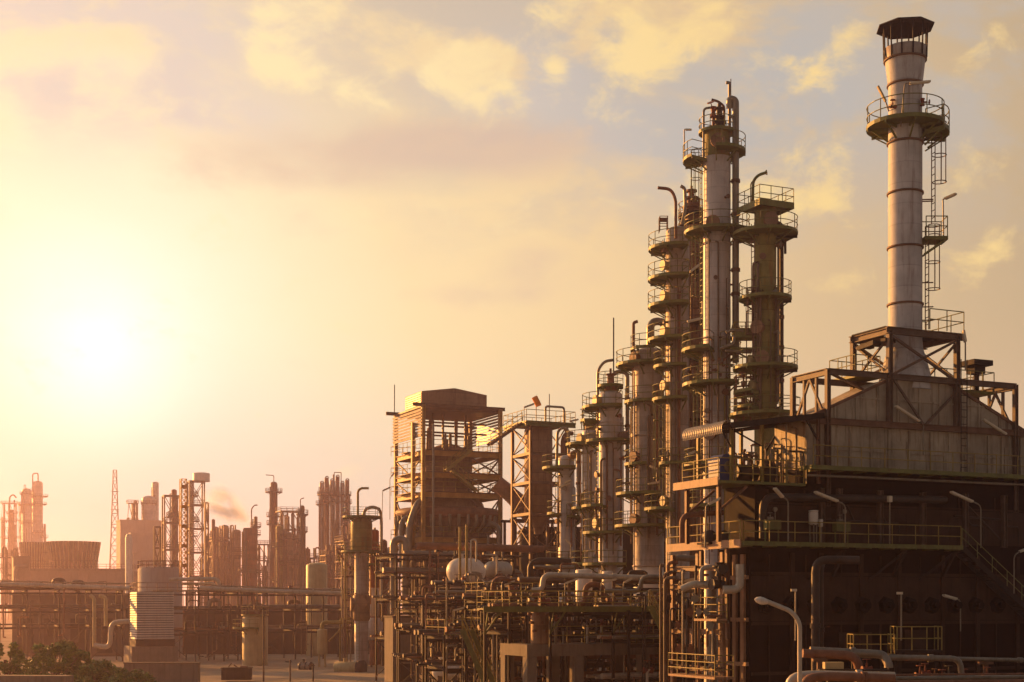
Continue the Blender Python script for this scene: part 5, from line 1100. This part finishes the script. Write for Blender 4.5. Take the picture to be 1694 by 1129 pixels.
for z in (5, 8.5, 11.5): t.add('tie_beam', MB().ibeam((-3.6, -1.4, z), (4.2, -1.4, z), .16, .24), 'steel_brown'); t.add('railing', rail(MB(), [(-3.6, -1.4, z + .2), (4.2, -1.4, z + .2)], 1.1, 1.4, .05), 'rail_yellow')
for x in (-3.4, .2, 4.): t.add('post', MB().ibeam((x, -1.4, 0), (x, -1.4, 12.5), .2, .2), 'steel_brown')
# ================================================================== middle distance, left of the grey column
vvessel('pale yellow round tank with domed top above the long pipes', 524, 931, 978, 225, 35, 'tank_cream', name='storage_tank', cat='tank', z0=0, head=.3)
t = vvessel('squat cream tank with railed platform in the middle of the yard', 422, 1017, 1080, 190, 42, 'tank_cream', name='storage_tank', cat='tank', head=.25, z0=0)
ring_platform(t, t.z(1040), t.r, t.r + 1.2, 90, 290, rl='rail_yellow'); ring_platform(t, t.z(1019), t.r - .3, t.r + .1, 0, 360, rl='rail_yellow', brackets=False); q = MB(); valve(q, (0, 0, t.z(1013)), .35, (1, 0, 0)); t.add('top_valve', q, 'pipe_rust')
t = vvessel('slender cream vessel on four legs under a level pipe', 533, 1040, 1096, 185, 17, 'tank_cream', legs=20, z0=0); t.add('pipe', MB().tube([t.p(533, 1042), t.p(533, 1030), t.p(580, 1030)], .25, 9, .6), 'rail_yellow')
t = hvessel('rusty cream drum with dark end lying in the yard', 578, 1106, 172, 11, 50, 'tank_cream', yaw=R(-14), head=.15, saddle='steel_dark', name='lying_drum'); r = t.add('end_band', MB().hlathe([(.92, 1.0), (.96, 1.02), (.96, 1.88), (.4, 1.9)], (0, 0, t.z(1106)), (1, 0, 0), 24), 'black_cap')
t = hvessel('small grey wrapped bundle lying left of the rusty drum', 505, 1103, 178, 7, 24, 'pipe_grey', yaw=R(-18), head=.4, saddle='steel_dark', name='lying_drum')
for x in (-.5, .2, .8): t.add('strap', MB().hlathe([(.5, x - .06), (.58, x - .05), (.58, x + .05), (.5, x + .06)], (0, 0, t.z(1103)), (1, 0, 0), 18), 'steel_dark')
t = Thing('skip', 'dark steel skip with items sticking out on the left of the yard', 'skip', 366, 150, R(4)); w = t.x(414); t.add('body', MB().bx(0, 0, .15, w, 1.6, 1.35).bx(-.06, -.06, 1.35, w + .06, 1.66, 1.45), 'steel_dark'); t.add('load', MB().bar((.6, .6, 1.4), (1.0, .6, 1.9), .1).bar((1.6, .8, 1.4), (1.2, .8, 1.7), .14).bx(1.9, .3, 1.451, 2.6, 1.2, 1.6), 'steel_brown')
for k in range(4): t.add('rib', MB().bx(.3 + k * .8, -.07, .15, .42 + k * .8, -.002, 1.34), 'steel_dark')
zl = world(0, 1100, 146).z
t = Thing('low_wall', 'low concrete wall block behind the bushes', 'wall', 205, 140); t.add('wall', MB().bx(0, 0, 0, t.x(328), .9, t.z(1098)), 'concrete'); t.add('coping', MB().bx(-.05, -.08, t.z(1098), t.x(328) + .05, .98, t.z(1098) + .1), 'concrete_dark')
t = Thing('kerb_wall', 'long low kerb across the front of the yard', 'wall', 320, 137, R(2)); t.add('wall', MB().bx(0, 0, 0, t.x(900), .4, .55), 'concrete_dark'); t.add('coping', MB().bx(-.05, -.05, .55, t.x(900), .45, .63), 'concrete')
for x, y0, y1, d in ((436, 1129, 1005, 150), (480, 1112, 1092, 150), (518, 1112, 1098, 150)):
    t = Thing('yard_post', {436: 'tall thin yard pole in front of the squat cream tank', 480: 'short dark post with crossbar at the yard kerb', 518: 'shorter dark post right of the crossbar post at the kerb'}[x], 'post', x, d); t.add('pole', MB().cyl((0, 0, 0), (0, 0, t.z(y1)), .09, n=7), 'pipe_dark'); t.add('cross_arm', MB().bar((-.5, 0, t.z(y1) - .2), (.2, 0, t.z(y1) - .2), .1), 'pipe_dark')
# louvred cabinet on a concrete plinth
t = Thing('louvred_cabinet', 'pale corrugated cooler housing on a concrete plinth', 'housing', 226, 180, YAW); zb, zt = t.z(1058), t.z(979); Wd, Dp = 4.6, 4.6
q = MB().bx(.06, .06, zb, Wd - .06, Dp - .06, zt); bd = t.add('body', q, 'steel_dark'); q = MB(); n = 20
for k in range(n): z = zb + (zt - zb) * k / n; q.add([(-.06, -.06, z + .02), (Wd, -.06, z + .02), (Wd, .05, z + .22), (.05, .05, z + .22), (-.06, Dp, z + .02), (.05, Dp, z + .22), (.05, .05, z + .22)], [(0, 1, 2, 3), (0, 6, 5, 4)]); pass
t.add('louvre', q, 'sheet_white', bd); t.add('plinth', MB().bx(-.7, -.5, 0, Wd + .4, Dp + .4, t.z(1070)), 'concrete'); t.add('base_frame', MB().bx(-.1, -.1, t.z(1070), Wd + .1, Dp + .1, zb), 'steel_dark')
t.add('railing', rail(MB(), [(0, Dp, zt), (0, 0, zt), (Wd + 3, 0, zt)], 1.1, 1.2, .04), 'steel_brown')
free_pipe('pale elbow pipe entering the left side of the corrugated housing', [(156, 1068), (182, 1072), (184, 1030), (214, 1028)], 4., 172, 'pipe_pale', name='elbow_pipe')
free_pipe('pale standing pipe with hooked top in front of the left rack', [(156, 1070), (156, 990), (149, 985)], 3., 178, 'tank_cream', name='hooked_pipe', group='hooked pipes by the left rack'); free_pipe('second pale hooked pipe nearer the corrugated housing', [(175, 1036), (175, 988), (164, 986)], 3., 180, 'tank_cream', name='hooked_pipe', group='hooked pipes by the left rack')
free_pipe('long silver pipe crossing the left edge high on the rack', [(-20, 966), (110, 970), (215, 974)], 3.6, 190, 'pipe_pale', name='long_pipe'); free_pipe('thin pipe above the long silver pipe on the left', [(-20, 961), (215, 966)], 1.2, 193, 'pipe_grey', name='long_pipe')
free_pipe('long silver pipe between the corrugated housing and the grey column', [(330, 973), (440, 978), (570, 982)], 3.6, 190, 'pipe_pale', name='long_pipe'); free_pipe('thin pipe above the long silver pipe in the middle', [(350, 969), (575, 977)], 1.2, 192, 'pipe_grey', name='long_pipe')
free_pipe('pale square bent pipe loop right of the corrugated housing', [(280, 959), (362, 958), (363, 978)], 3.2, 196, 'pipe_pale', name='bent_pipe'); free_pipe('smaller pale pipe bend inside the square loop', [(300, 966), (355, 966), (356, 976)], 2.4, 197, 'pipe_pale', name='bent_pipe')
pipe_rack('long dark pipe rack at the left edge over the bushes', -10, 196, 17, 5, (5.0, 7.2, 9.8), 4.2, 9, 41, drops=12, valves=6, rmax=.3)
pipe_rack('dark pipe rack just right of the corrugated housing', 275, 200, 12, 6, (4., 7., 9.6), 4., 9, 42, drops=12, valves=6, rmax=.3, steel='steel_dark')
pipe_rack('long dark pipe rack behind the squat cream tank', 345, 205, 21, 6, (4.2, 7.2, 9.6), 4.2, 9, 43, drops=14, valves=6, rmax=.3, steel='steel_dark')
for lab, x0, x1, y0, d, m in (('long dark process shed behind the left pipe rack', 20, 210, 985, 222, 'concrete_dark'), ('low dark building behind the yard tanks', 290, 640, 1008, 232, 'furnace_band')):
    t = Thing('process_building', lab, 'building', x0, d, R(3), group='low buildings behind the racks'); w = t.x(x1); h = t.z(y0); t.add('wall', MB().bx(0, 0, 0, w, 14, h), m); t.add('roof', MB().bx(-.3, -.3, h, w + .3, 14.3, h + .3), 'concrete')
    for k in range(int(w / 4)): t.add('bay_shade', MB().bx(k * 4 + .8, -.05, .5, k * 4 + 3.2, -.002, h * .62), 'steel_dark')  # flat dark slabs carry the shade of open bays as colour
# ================================================================== far units seen through the haze
def unit(label, x0, x1, ytop, d, seed, floors=4, group='far process structures', name='process_structure', m=('steel_brown', 'cladding_brown', 'pipe_rust'), nv=3, ybase=None, pipes=10):
    g = random.Random(seed); t = Thing(name, label, 'structure', x0, d, YAW, group=group); w = (x1 - x0) * t.s / 1.33; dp = w * .8; H = t.z(ytop)
    for x in (0, w * .5, w):
        for y in (0, dp): t.add('post', MB().bar((x, y, 0), (x, y, H - (0 if x else H * .12)), .4), m[0])
    for k in range(1, floors + 1):
        z = H * (.25 + .75 * k / floors) - (H * .12 if k == floors and g.random() < .5 else 0); q = MB().bx(-.4, -.4, z - .25, w + .4, dp + .4, z)
        o = t.add('floor_deck', q, m[0]); t.add('railing', rail(MB(), [(-.4, -.4, z), (w + .4, -.4, z), (w + .4, dp + .4, z), (-.4, dp + .4, z)], 1.1, 2., .06, closed=True), m[0], o)
        if k > 1: t.add('brace', MB().bar((0, 0, z - .3), (w * .5, 0, z - H * .75 / floors), .2).bar((w * .5, 0, z - .3), (w, 0, z - H * .75 / floors), .2).bar((0, 0, z - .3), (0, dp, z - H * .75 / floors), .2), m[0])
    for k in range(nv):
        r = w * g.uniform(.07, .16); x = w * (k + .5) / nv; y = dp * g.uniform(.3, .7); z0 = H * g.uniform(.0, .3); z1 = H * g.uniform(.6, 1.02); t.add('vessel', MB().lathe([(r * .4, z0), (r, z0 + r)] + dome(r, z1 - r), 16, (x, y)), g.choice(m[1:]))
    for k in range(pipes):
        x = g.uniform(0, w); y = g.choice((-.8, -.5, dp * .5)); z0 = H * g.uniform(0, .5); z1 = H * g.uniform(.6, 1.05); x2 = x + g.uniform(-.25, .25) * w; r = g.uniform(.1, .35)
        t.add('pipe', MB().tube([(x, y, z0), (x, y, z1), (x2, y, z1), (x2, y, z1 - g.uniform(.5, 4))], r, 7, r * 3), g.choice(m))
    return t
def fcol(label, px, d, w, ytop, m, plats=(), vents=(), group='far columns', head='dome', name='process_column', cat='column'):
    c = Column(name, label, px, d, w, ytop, m, group=group, head=head, cat=cat)
    for y, rp in plats: ring_platform(c, c.z(y), c.r, rp * c.s, 0, 360, deck='steel_brown', rl='steel_brown', rr=.05)
    for pts, r in vents: c.pipe(pts, r, 'pipe_rust', name='vent_pipe')
    g = random.Random(int(px * 7 + ytop)); H = c.z(ytop)
    for k in range(3):
        a = R(g.uniform(-175, -5)); d_ = Vec((math.cos(a), math.sin(a), 0)) * (c.r + .25); z0, z1 = H * g.uniform(.1, .5), H * g.uniform(.7, 1.); c.add('riser', MB().tube([d_ + Vec((0, 0, z0)), d_ + Vec((0, 0, z1)), d_ * .5 + Vec((0, 0, z1 + .2))], g.uniform(.1, .22), 7, .5), g.choice(('pipe_rust', 'steel_brown', 'pipe_brown')))
    for k in range(3 - min(2, len(plats))): a = g.uniform(0, 360); ring_platform(c, H * g.uniform(.45, .95), c.r, c.r + g.uniform(.9, 1.5), a, a + g.uniform(120, 250), deck='steel_brown', rl='steel_brown', rr=.06)
    c.add('ladder', ladder(MB(), (-c.r * .6, -c.r - .35), H * .15, H * .95, -90, True, w=.6, r=.06), 'steel_brown')
    return c
# reactor block at the far left
fcol('broad far column at left with crowded top, left one of the hazy pair', 44, 728, 15, 812, 'cladding', ((835, 14), (818, 11)), (([(36, 850, -2), (36, 815, -2), (44, 808, -2)], 1.2),))
fcol('broad far column at left, right one of the hazy pair', 62, 736, 17, 800, 'cladding', ((822, 17), (835, 15), (882, 12)), (([(54, 815, -2), (54, 784, -2), (63, 783, -2), (63, 800, -2)], 1.),))
unit('hazy steel structure around the far left pair of columns', 34, 74, 808, 756, 51, 6, nv=2); unit('lower hazy structure with hooked pipes at the left edge', 4, 34, 832, 744, 52, 5); fcol('slim far column with hooked vent at the left edge', 20, 741, 7, 845, 'cladding_brown', ((850, 9),), (([(16, 880, -1), (16, 822, -1), (22, 818, -1), (27, 824, -1)], 1.2),))
fcol('thin far stack just right of the hazy column pair', 74, 728, 4, 868, 'cladding')
# cooling cells
def cooling(label, px, d, y0, y1, wt, wb):
    t = Thing('cooling_tower', label, 'cooling tower', px, d, group='ribbed cooling tower cells'); r1, r0 = wt * t.s / 2, wb * t.s / 2; zb, zt = t.z(y1), t.z(y0)
    o = t.add('fan_stack', MB().lathe([(r0, zb), (r0 * .985 + r1 * .0, zb + (zt - zb) * .3), ((r0 + r1) / 2 * 1.0, zb + (zt - zb) * .66), (r1, zt), (r1 - .2, zt), (r0 - .3, zb + .5)], 44, close=False), 'cooling_wood')
    n = 34
    for k in range(n): a = 2 * PI * k / n; u = Vec((math.cos(a), math.sin(a), 0)); t.add('rib', MB().bar(u * (r0 + .08) + Vec((0, 0, zb)), u * (r0 + .06) + Vec((0, 0, zb + (zt - zb) * .3)), .42, .3).bar(u * (r0 + .06) + Vec((0, 0, zb + (zt - zb) * .3)), u * (r1 + .08) + Vec((0, 0, zt)), .42, .3), 'cooling_rib', o)
    for f in (.33, .64): rr = r0 + (r1 - r0) * f * .9; t.add('hoop', MB().lathe([(rr + .05, zb + (zt - zb) * f - .08), (rr + .22, zb + (zt - zb) * f - .06), (rr + .22, zb + (zt - zb) * f + .06), (rr + .05, zb + (zt - zb) * f + .08)], 40, close=False), 'cooling_wood', o)
    return t
cooling('big ribbed wooden cooling tower cell on the left building', 122, 406, 897, 944, 84, 74); cooling('second cooling tower cell, paler and partly hidden, on the left', 58, 442, 898, 944, 46, 42)
t = Thing('cooling_building', 'long grey cooling tower basin building under the ribbed cells', 'building', 48, 395, R(2)); w = t.x(212); h = t.z(945); t.add('wall', MB().bx(0, 0, 0, w, 24, h), 'building_panel'); t.add('parapet', MB().bx(-.2, -.2, h, w + .2, .15, h + .7), 'concrete'); t.add('railing', rail(MB(), [(w * .0, .3, h + .7), (w, .3, h + .7), (w, 20, h + .7)], 1.2, 2., .06), 'steel_brown')
for k in range(7): t.add('pilaster', MB().bx(k * 2.6, -.12, 0, k * 2.6 + .4, -.002, h - .1), 'building_panel')
t = Thing('stair_block', 'brown stair block with a fat pipe at the left edge', 'building', 22, 372, YAW); h = t.z(922); t.add('wall', MB().bx(0, 0, 0, 4.2, 4, h), 'building_panel'); t.add('roof', MB().bx(-.2, -.2, h, 4.4, 4.2, h + .3), 'concrete'); t.add('pipe', MB().tube([(.4, -1, 2), (.4, -1, t.z(937)), (3.4, -1, t.z(937))], .5, 10, 1.2), 'pipe_grey')
# pylon
t = Thing('lattice_mast', 'tall thin lattice mast standing against the bright sky', 'mast', 190, 666, R(20)); H = t.z(778); hb, ht = 3.5, .75
wd = lambda z: hb + (ht - hb) * min(1, z / H) ** .75
for sx_, sy_ in ((-1, -1), (1, -1), (1, 1), (-1, 1)):
    q = MB(); zs = [H * k / 14 for k in range(15)]
    for a, b in zip(zs, zs[1:]): q.bar((sx_ * wd(a), sy_ * wd(a), a), (sx_ * wd(b), sy_ * wd(b), b), .3)
    t.add('leg', q, 'steel_brown')
for i, (a, b) in enumerate(zip(zs, zs[1:])):
    q = MB()
    for p, r in (((-1, -1), (1, -1)), ((1, -1), (1, 1)), ((1, 1), (-1, 1)), ((-1, 1), (-1, -1))):
        A, B = wd(a), wd(b); q.bar((p[0] * A, p[1] * A, a), (r[0] * B, r[1] * B, b), .14).bar((r[0] * A, r[1] * A, a), (p[0] * B, p[1] * B, b), .14).bar((p[0] * B, p[1] * B, b), (r[0] * B, r[1] * B, b), .16)
    t.add('lattice_panel', q, 'steel_brown')
for z in (.62, .74, .86): t.add('cross_arm', MB().bar((-1.9, 0, H * z), (1.9, 0, H * z), .2), 'steel_brown')
# pale buildings
def block(label, x0, x1, ytop, d, m, dp=12., rot=YAW, wins=()):
    t = Thing('plant_building', label, 'building', x0, d, rot, group='far pale plant buildings'); w = (x1 - x0) * t.s / math.cos(rot); h = t.z(ytop); t.add('wall', MB().bx(0, 0, 0, w, dp, h), m); t.add('parapet', MB().bx(-.2, -.2, h, w + .2, dp + .2, h + .5), m)
    for k in range(1, int(w / 3)): t.add('panel_joint', MB().bx(k * 3 - .08, -.1, 0, k * 3 + .08, -.002, h - .1), m)
    return t
block('tall pale concrete building with sunlit left edge', 199, 268, 862, 542, 'far_concrete', 9); block('lower pale building with bright left edge in front of the tall one', 217, 262, 884, 488, 'far_concrete', 5)
unit('grey rooftop equipment frame on the pale building', 213, 232, 832, 552, 53, 5, nv=1, pipes=5, m=('steel_brown', 'cladding', 'cladding')); fcol('fat grey hazy vessel above the pale building', 246, 555, 22, 826, 'cladding', ((834, 13), (878, 14)), (), 'far columns'); fcol('thin tall hazy grey stack behind the pale building', 257, 620, 11, 800, 'cladding', (), (), head='dome')
t = Thing('drum_house', 'grey round tank house with railing under the orange mast', 'tank', 265, 214); r = 36 * t.s; h = t.z(942); t.add('shell', MB().lathe([(r, 0), (r, h), (r * .9, h + .3)], 30), 'far_concrete'); t.add('railing', rail(MB(), [(r * math.cos(2 * PI * k / 16), r * math.sin(2 * PI * k / 16), h + .1) for k in range(16)], 1.1, 1.3, .05, closed=True), 'steel_brown')
t = Thing('pale_silo', 'narrow pale silo catching the sun at the left of the round tank house', 'silo', 213, 364); t.add('shell', MB().lathe([(.85, 0), (.85, t.z(890)), (.5, t.z(884))], 18), 'white_paint'); q = MB().tube([(1.3, -.6, 3), (1.3, -.6, t.z(915)), (2.2, -.6, t.z(915))], .15, 7, .4); t.add('pipe', q, 'pipe_pale')
# open frames and the orange mast
def frame(label, x0, x1, ytop, d, floors, m='steel_brown', group='far open steel frames', dp=.7):
    t = Thing('open_tower', label, 'tower', x0, d, YAW, group=group); w = (x1 - x0) * t.s / 1.28; D0 = w * dp; H = t.z(ytop); n = floors
    for x in (0, w):
        for y in (0, D0): t.add('post', MB().ibeam((x, y, 0), (x, y, H), .35, .35), m)
    for k in range(1, n + 1):
        z = H * (.22 + .78 * k / n); z_ = H * (.22 + .78 * (k - 1) / n)
        q = MB()
        for y in (0, D0): q.ibeam((0, y, z), (w, y, z), .25, .4)
        for x in (0, w): q.ibeam((x, .2, z), (x, D0 - .2, z), .25, .38)
        t.add('ring_beam', q, m)
        for y in (0, D0): t.add('brace', MB().bar((0, y, z_), (w, y, z), .16).bar((w, y, z_), (0, y, z), .16), m)
        if k < n: o = t.add('floor_deck', MB().bx(0, 0, z + .21, w, D0, z + .27), m); t.add('railing', rail(MB(), [(0, 0, z + .27), (w, 0, z + .27), (w, D0, z + .27), (0, D0, z + .27)], 1.1, 1.5, .05, closed=True), m, o)
    return t
frame('open steel frame with a slim column inside, left of the orange mast', 272, 304, 820, 381, 4); fcol('slim red brown column with rounded top inside the open frame', 288, 386, 9, 812, 'red_column', ((856, 13),), ())
frame('tall open steel frame right of the orange mast', 314, 345, 796, 391, 5); fcol('pale column inside the tall open frame', 318, 397, 6, 798, 'cladding', (), ()); vvessel('hazy pale drum on top of the tall open frame', 333, 782, 797, 398, 28, 'white_paint', head=.15, name='head_drum')
frame('short leaning brown frame left of the slim red column', 256, 268, 872, 369, 4, 'steel_dark'); frame('narrow frame with pointed tops right of the tall frame', 340, 346, 832, 384, 4)
t = Thing('ladder_mast', 'orange sunlit lattice ladder mast rising from the round tank house', 'mast', 303, 208, R(30), z=world(0, 955, 208).z); H = t.z(793); a = .38
for sx_ in (-a, a):
    for sy_ in (-a, a): t.add('leg', MB().bar((sx_, sy_, 0), (sx_, sy_, H), .12), 'mast_orange')
for k in range(16):
    z, z2 = H * k / 16, H * (k + 1) / 16; q = MB().bar((-a, -a, z), (a, -a, z2), .08).bar((a, -a, z), (-a, -a, z2), .08).bar((-a, -a, z), (-a, a, z2), .08).bar((-a, -a, z2), (a, -a, z2), .08).bar((-a, a, z2), (-a, -a, z2), .08).bar((a, a, z2), (a, -a, z2), .08); t.add('lattice_panel', q, 'mast_orange')
for k in range(5): q = MB().bx(-a, -a - .05, H * (.1 + .2 * k), a, -a, H * (.1 + .2 * k) + .5); t.add('sign_plate', q, 'mast_orange')
unit('hazy open structure packed with pipes between the tube cluster and the olive headed column', 570, 640, 872, 330, 65, 5, nv=4, pipes=26); unit('hazy scaffold like structure around the broad brown vessels', 352, 402, 868, 440, 66, 5, nv=2, pipes=18); fcol('slim hazy column with hooked vent near the thick brown one', 500, 360, 7, 838, 'cladding_brown', ((852, 10), (880, 9)), (([(497, 850, -1), (497, 826, -1), (503, 824, -1)], .8),)); fcol('broad hazy brown column right of the tall open frame', 372, 450, 13, 872, 'cladding_brown', ((905, 10),), ()); fcol('wide hazy brown vessel just left of the red stack', 357, 465, 16, 876, 'cladding_brown', (), ()); fcol('dull brown vessel close behind the red stack', 391, 442, 15, 880, 'cladding_brown', ((920, 11),), ())
c = fcol('red brown stack with steam drifting from its top', 414, 381, 22, 874, 'red_column', ((926, 14),), (), head='flat', name='red_stack', cat='stack'); c.add('side_pipe', MB().cyl((-c.r - .2, -.5, 4), (-c.r - .2, -.5, c.z(880)), .22, n=8), 'mast_orange')
fcol('thin column with gooseneck right of the red stack', 423, 406, 6, 856, 'cladding_brown', ((872, 9),), (([(416, 870, -1), (416, 842, -1), (421, 836, -1), (426, 836, -1)], 1.),))
fcol('slim reddish column with cross platform, tallest between red stack and tube cluster', 453, 434, 11, 800, 'red_column', ((815, 14), (868, 12)), (([(448, 880, -1.5), (448, 806, -1.5)], 1.1), ([(458, 880, -1.5), (458, 802, -1.5)], 1.1), ([(453, 800, 0), (453, 787, 0), (440, 786, 0)], .7)))
unit('hazy brown frame with beam top between the slim column and tube cluster', 466, 514, 845, 422, 54, 5, nv=4, pipes=16); fcol('thick brown column low in front of the hazy frame', 478, 406, 14, 884, 'cladding_brown', ((893, 17), (928, 17)), ()); fcol('olive brown column beside the thick one', 463, 406, 13, 873, 'cladding_green', ((905, 12),), ())
for i, (px, yt) in enumerate(((532, 800), (540, 792), (549, 796), (558, 790), (566, 800), (574, 796))):
    fcol(['leftmost slender tube of the far six tube cluster', 'second slender tube from the left in the far cluster', 'third slender tube from the left in the far cluster', 'third slender tube from the right in the far cluster', 'second slender tube from the right in the far cluster', 'rightmost slender tube of the far six tube cluster'][i],
         px, 465 + (i % 2) * 4, 6.5, yt, 'red_column' if i % 2 else 'cladding', (), (([(px - 2, yt + 22, -1), (px - 2, yt - 3, -1), (px + 3, yt - 4, -1), (px + 3, yt + 20, -1)], .8),), 'slender tubes of the far cluster')
t = Thing('cluster_platform', 'round railed platform joining the heads of the slender tubes', 'platform', 553, 467); t.r = 1.
for y, rp in ((820, 28), (831, 25)): ring_platform(t, t.z(y), .3, rp * t.s, 0, 360, deck='steel_brown', rl='steel_brown', rr=.06)
t.add('post', MB().cyl((0, -1.6, 0), (0, -1.6, t.z(786)), .3, n=8), 'steel_brown'); t.add('davit', MB().tube([(0, 0, t.z(818)), (0, 0, t.z(782)), (2.2, 0, t.z(782)), (2.2, 0, t.z(800))], .14, 6, .1), 'steel_brown')
unit('hazy brown structure filling the gap behind the yellow tank', 488, 545, 905, 406, 55, 4, nv=4, pipes=16); unit('hazy low structure behind the red stack', 340, 400, 905, 465, 56, 4, nv=4, pipes=14); unit('brown structure between yellow tank and olive headed column', 540, 585, 900, 372, 57, 4, nv=3, pipes=16); unit('hazy low structure behind the slim reddish column', 428, 470, 900, 453, 58, 4, nv=3, pipes=14); unit('brown structure with many pipes right of the olive headed column', 622, 655, 905, 190, 59, 4, nv=2, pipes=18)
unit('low structure at the left edge behind the cooling building', -12, 40, 905, 465, 60, 3, nv=3)
# ================================================================== steam, bushes
def leafy(label, px, d, ytop, rpx, seed, n=5200):
    g = random.Random(seed); t = Thing('bush', label, 'bush', px, d, group='bushes at the lower left'); H = t.z(ytop); r = rpx * t.s
    tr = MB(); tr.tube([(0, 0, 0), (.1, 0, H * .3), (0, .1, H * .62)], .13, 7, .2); cl = []
    for k in range(60):
        a = g.uniform(0, 2 * PI); rr = r * 1.1 * math.sqrt(g.random()); z = H * g.uniform(.22, .93) * (1 - .28 * (rr / r) ** 2); c = Vec((rr * math.cos(a), rr * math.sin(a), z)); cl.append((c, g.uniform(.15, .5) * r * .5))
        if k % 3 == 0: tr.tube([(0, 0, H * .2), c * .5 + Vec((0, 0, H * .12)), c], .05, 5, .3)
    t.add('trunk', tr, 'bark'); q = MB()
    for k in range(n):
        c, cr = g.choice(cl); u = Vec((g.gauss(0, 1), g.gauss(0, 1), g.gauss(0, 1))).normalized(); p = c + u * cr * g.uniform(.55, 1.08) * Vec((1, 1, .75)).length / 1.6
        a = Vec((g.gauss(0, 1), g.gauss(0, 1), g.gauss(0, .6))).normalized(); b = a.cross(u + Vec((g.uniform(-.6, .6), g.uniform(-.6, .6), g.uniform(-.2, .6)))).normalized(); L = g.uniform(.12, .26)
        q.add([p - a * L, p + b * L * .4, p + a * L, p - b * L * .4], [(0, 1, 2, 3)])
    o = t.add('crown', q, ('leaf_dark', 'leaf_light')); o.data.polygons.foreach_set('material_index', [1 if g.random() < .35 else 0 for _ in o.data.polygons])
leafy('leafy green bush at the bottom left, second from the edge and tallest', 88, 118, 1050, 46, 1, 9000); leafy('round bush standing between the tallest bush and the low spreading one', 122, 120, 1072, 36, 6, 6000); leafy('dark green bush cut by the left edge of the picture', 8, 115, 1046, 34, 2, 7000); leafy('low spreading bush right of the tallest bush', 165, 116, 1090, 52, 3, 8000); leafy('lowest bush at the bottom, nearest to the concrete wall', 218, 114, 1110, 40, 4, 5500); leafy('small bush in the front between the two left bushes', 46, 108, 1085, 30, 5, 4500)
t = Thing('path_edge', 'brown sloping concrete edge in the bottom left corner', 'kerb', -10, 100, R(-6)); t.add('slab', MB().bx(-2, 0, 0, 5.2, 1.2, t.z(1118)), 'concrete')
pl = MB().lathe([(math.sin(PI * k / 14) + .001, -math.cos(PI * k / 14)) for k in range(15)], 20).build('steam_plume', 'yard'); pl.data.materials.clear()
A_, B_ = world(411, 874, 381), world(338, 806, 388); pl.location = (A_ + B_) / 2; pl.rotation_euler = (B_ - A_).to_track_quat('Z', 'Y').to_euler(); pl.scale = (5.4, 5.4, (B_ - A_).length / 2 + 1)
vm = bpy.data.materials.new('steam'); vm.use_nodes = True; vn = vm.node_tree; vn.nodes.remove(vn.nodes['Principled BSDF']); v1 = vn.nodes.new('ShaderNodeVolumePrincipled'); v1.inputs['Color'].default_value = (1, .93, .85, 1); v1.inputs['Anisotropy'].default_value = .5
tx = vn.nodes.new('ShaderNodeTexCoord'); nz = vn.nodes.new('ShaderNodeTexNoise'); nz.inputs['Scale'].default_value = 1.7; nz.inputs['Detail'].default_value = 5; vn.links.new(tx.outputs['Object'], nz.inputs['Vector']); mr = vn.nodes.new('ShaderNodeMapRange'); mr.inputs['From Min'].default_value = .46; mr.inputs['From Max'].default_value = .75; mr.inputs['From Min'].default_value = .40; mr.inputs['To Max'].default_value = .5; vn.links.new(nz.outputs['Fac'], mr.inputs['Value'])
ln = vn.nodes.new('ShaderNodeVectorMath'); ln.operation = 'LENGTH'; vn.links.new(tx.outputs['Object'], ln.inputs[0]); fo = vn.nodes.new('ShaderNodeMapRange'); fo.interpolation_type = 'SMOOTHSTEP'; fo.inputs['From Min'].default_value = 1.; fo.inputs['From Max'].default_value = .2; vn.links.new(ln.outputs['Value'], fo.inputs['Value'])
mm_ = vn.nodes.new('ShaderNodeMath'); mm_.operation = 'MULTIPLY'; vn.links.new(mr.outputs['Result'], mm_.inputs[0]); vn.links.new(fo.outputs['Result'], mm_.inputs[1]); vn.links.new(mm_.outputs[0], v1.inputs['Density']); vn.links.new(v1.outputs[0], vn.nodes['Material Output'].inputs['Volume']); pl.data.materials.append(vm)
tag(pl, 'thin steam plume drifting left from the red brown stack', 'steam', kind='stuff')
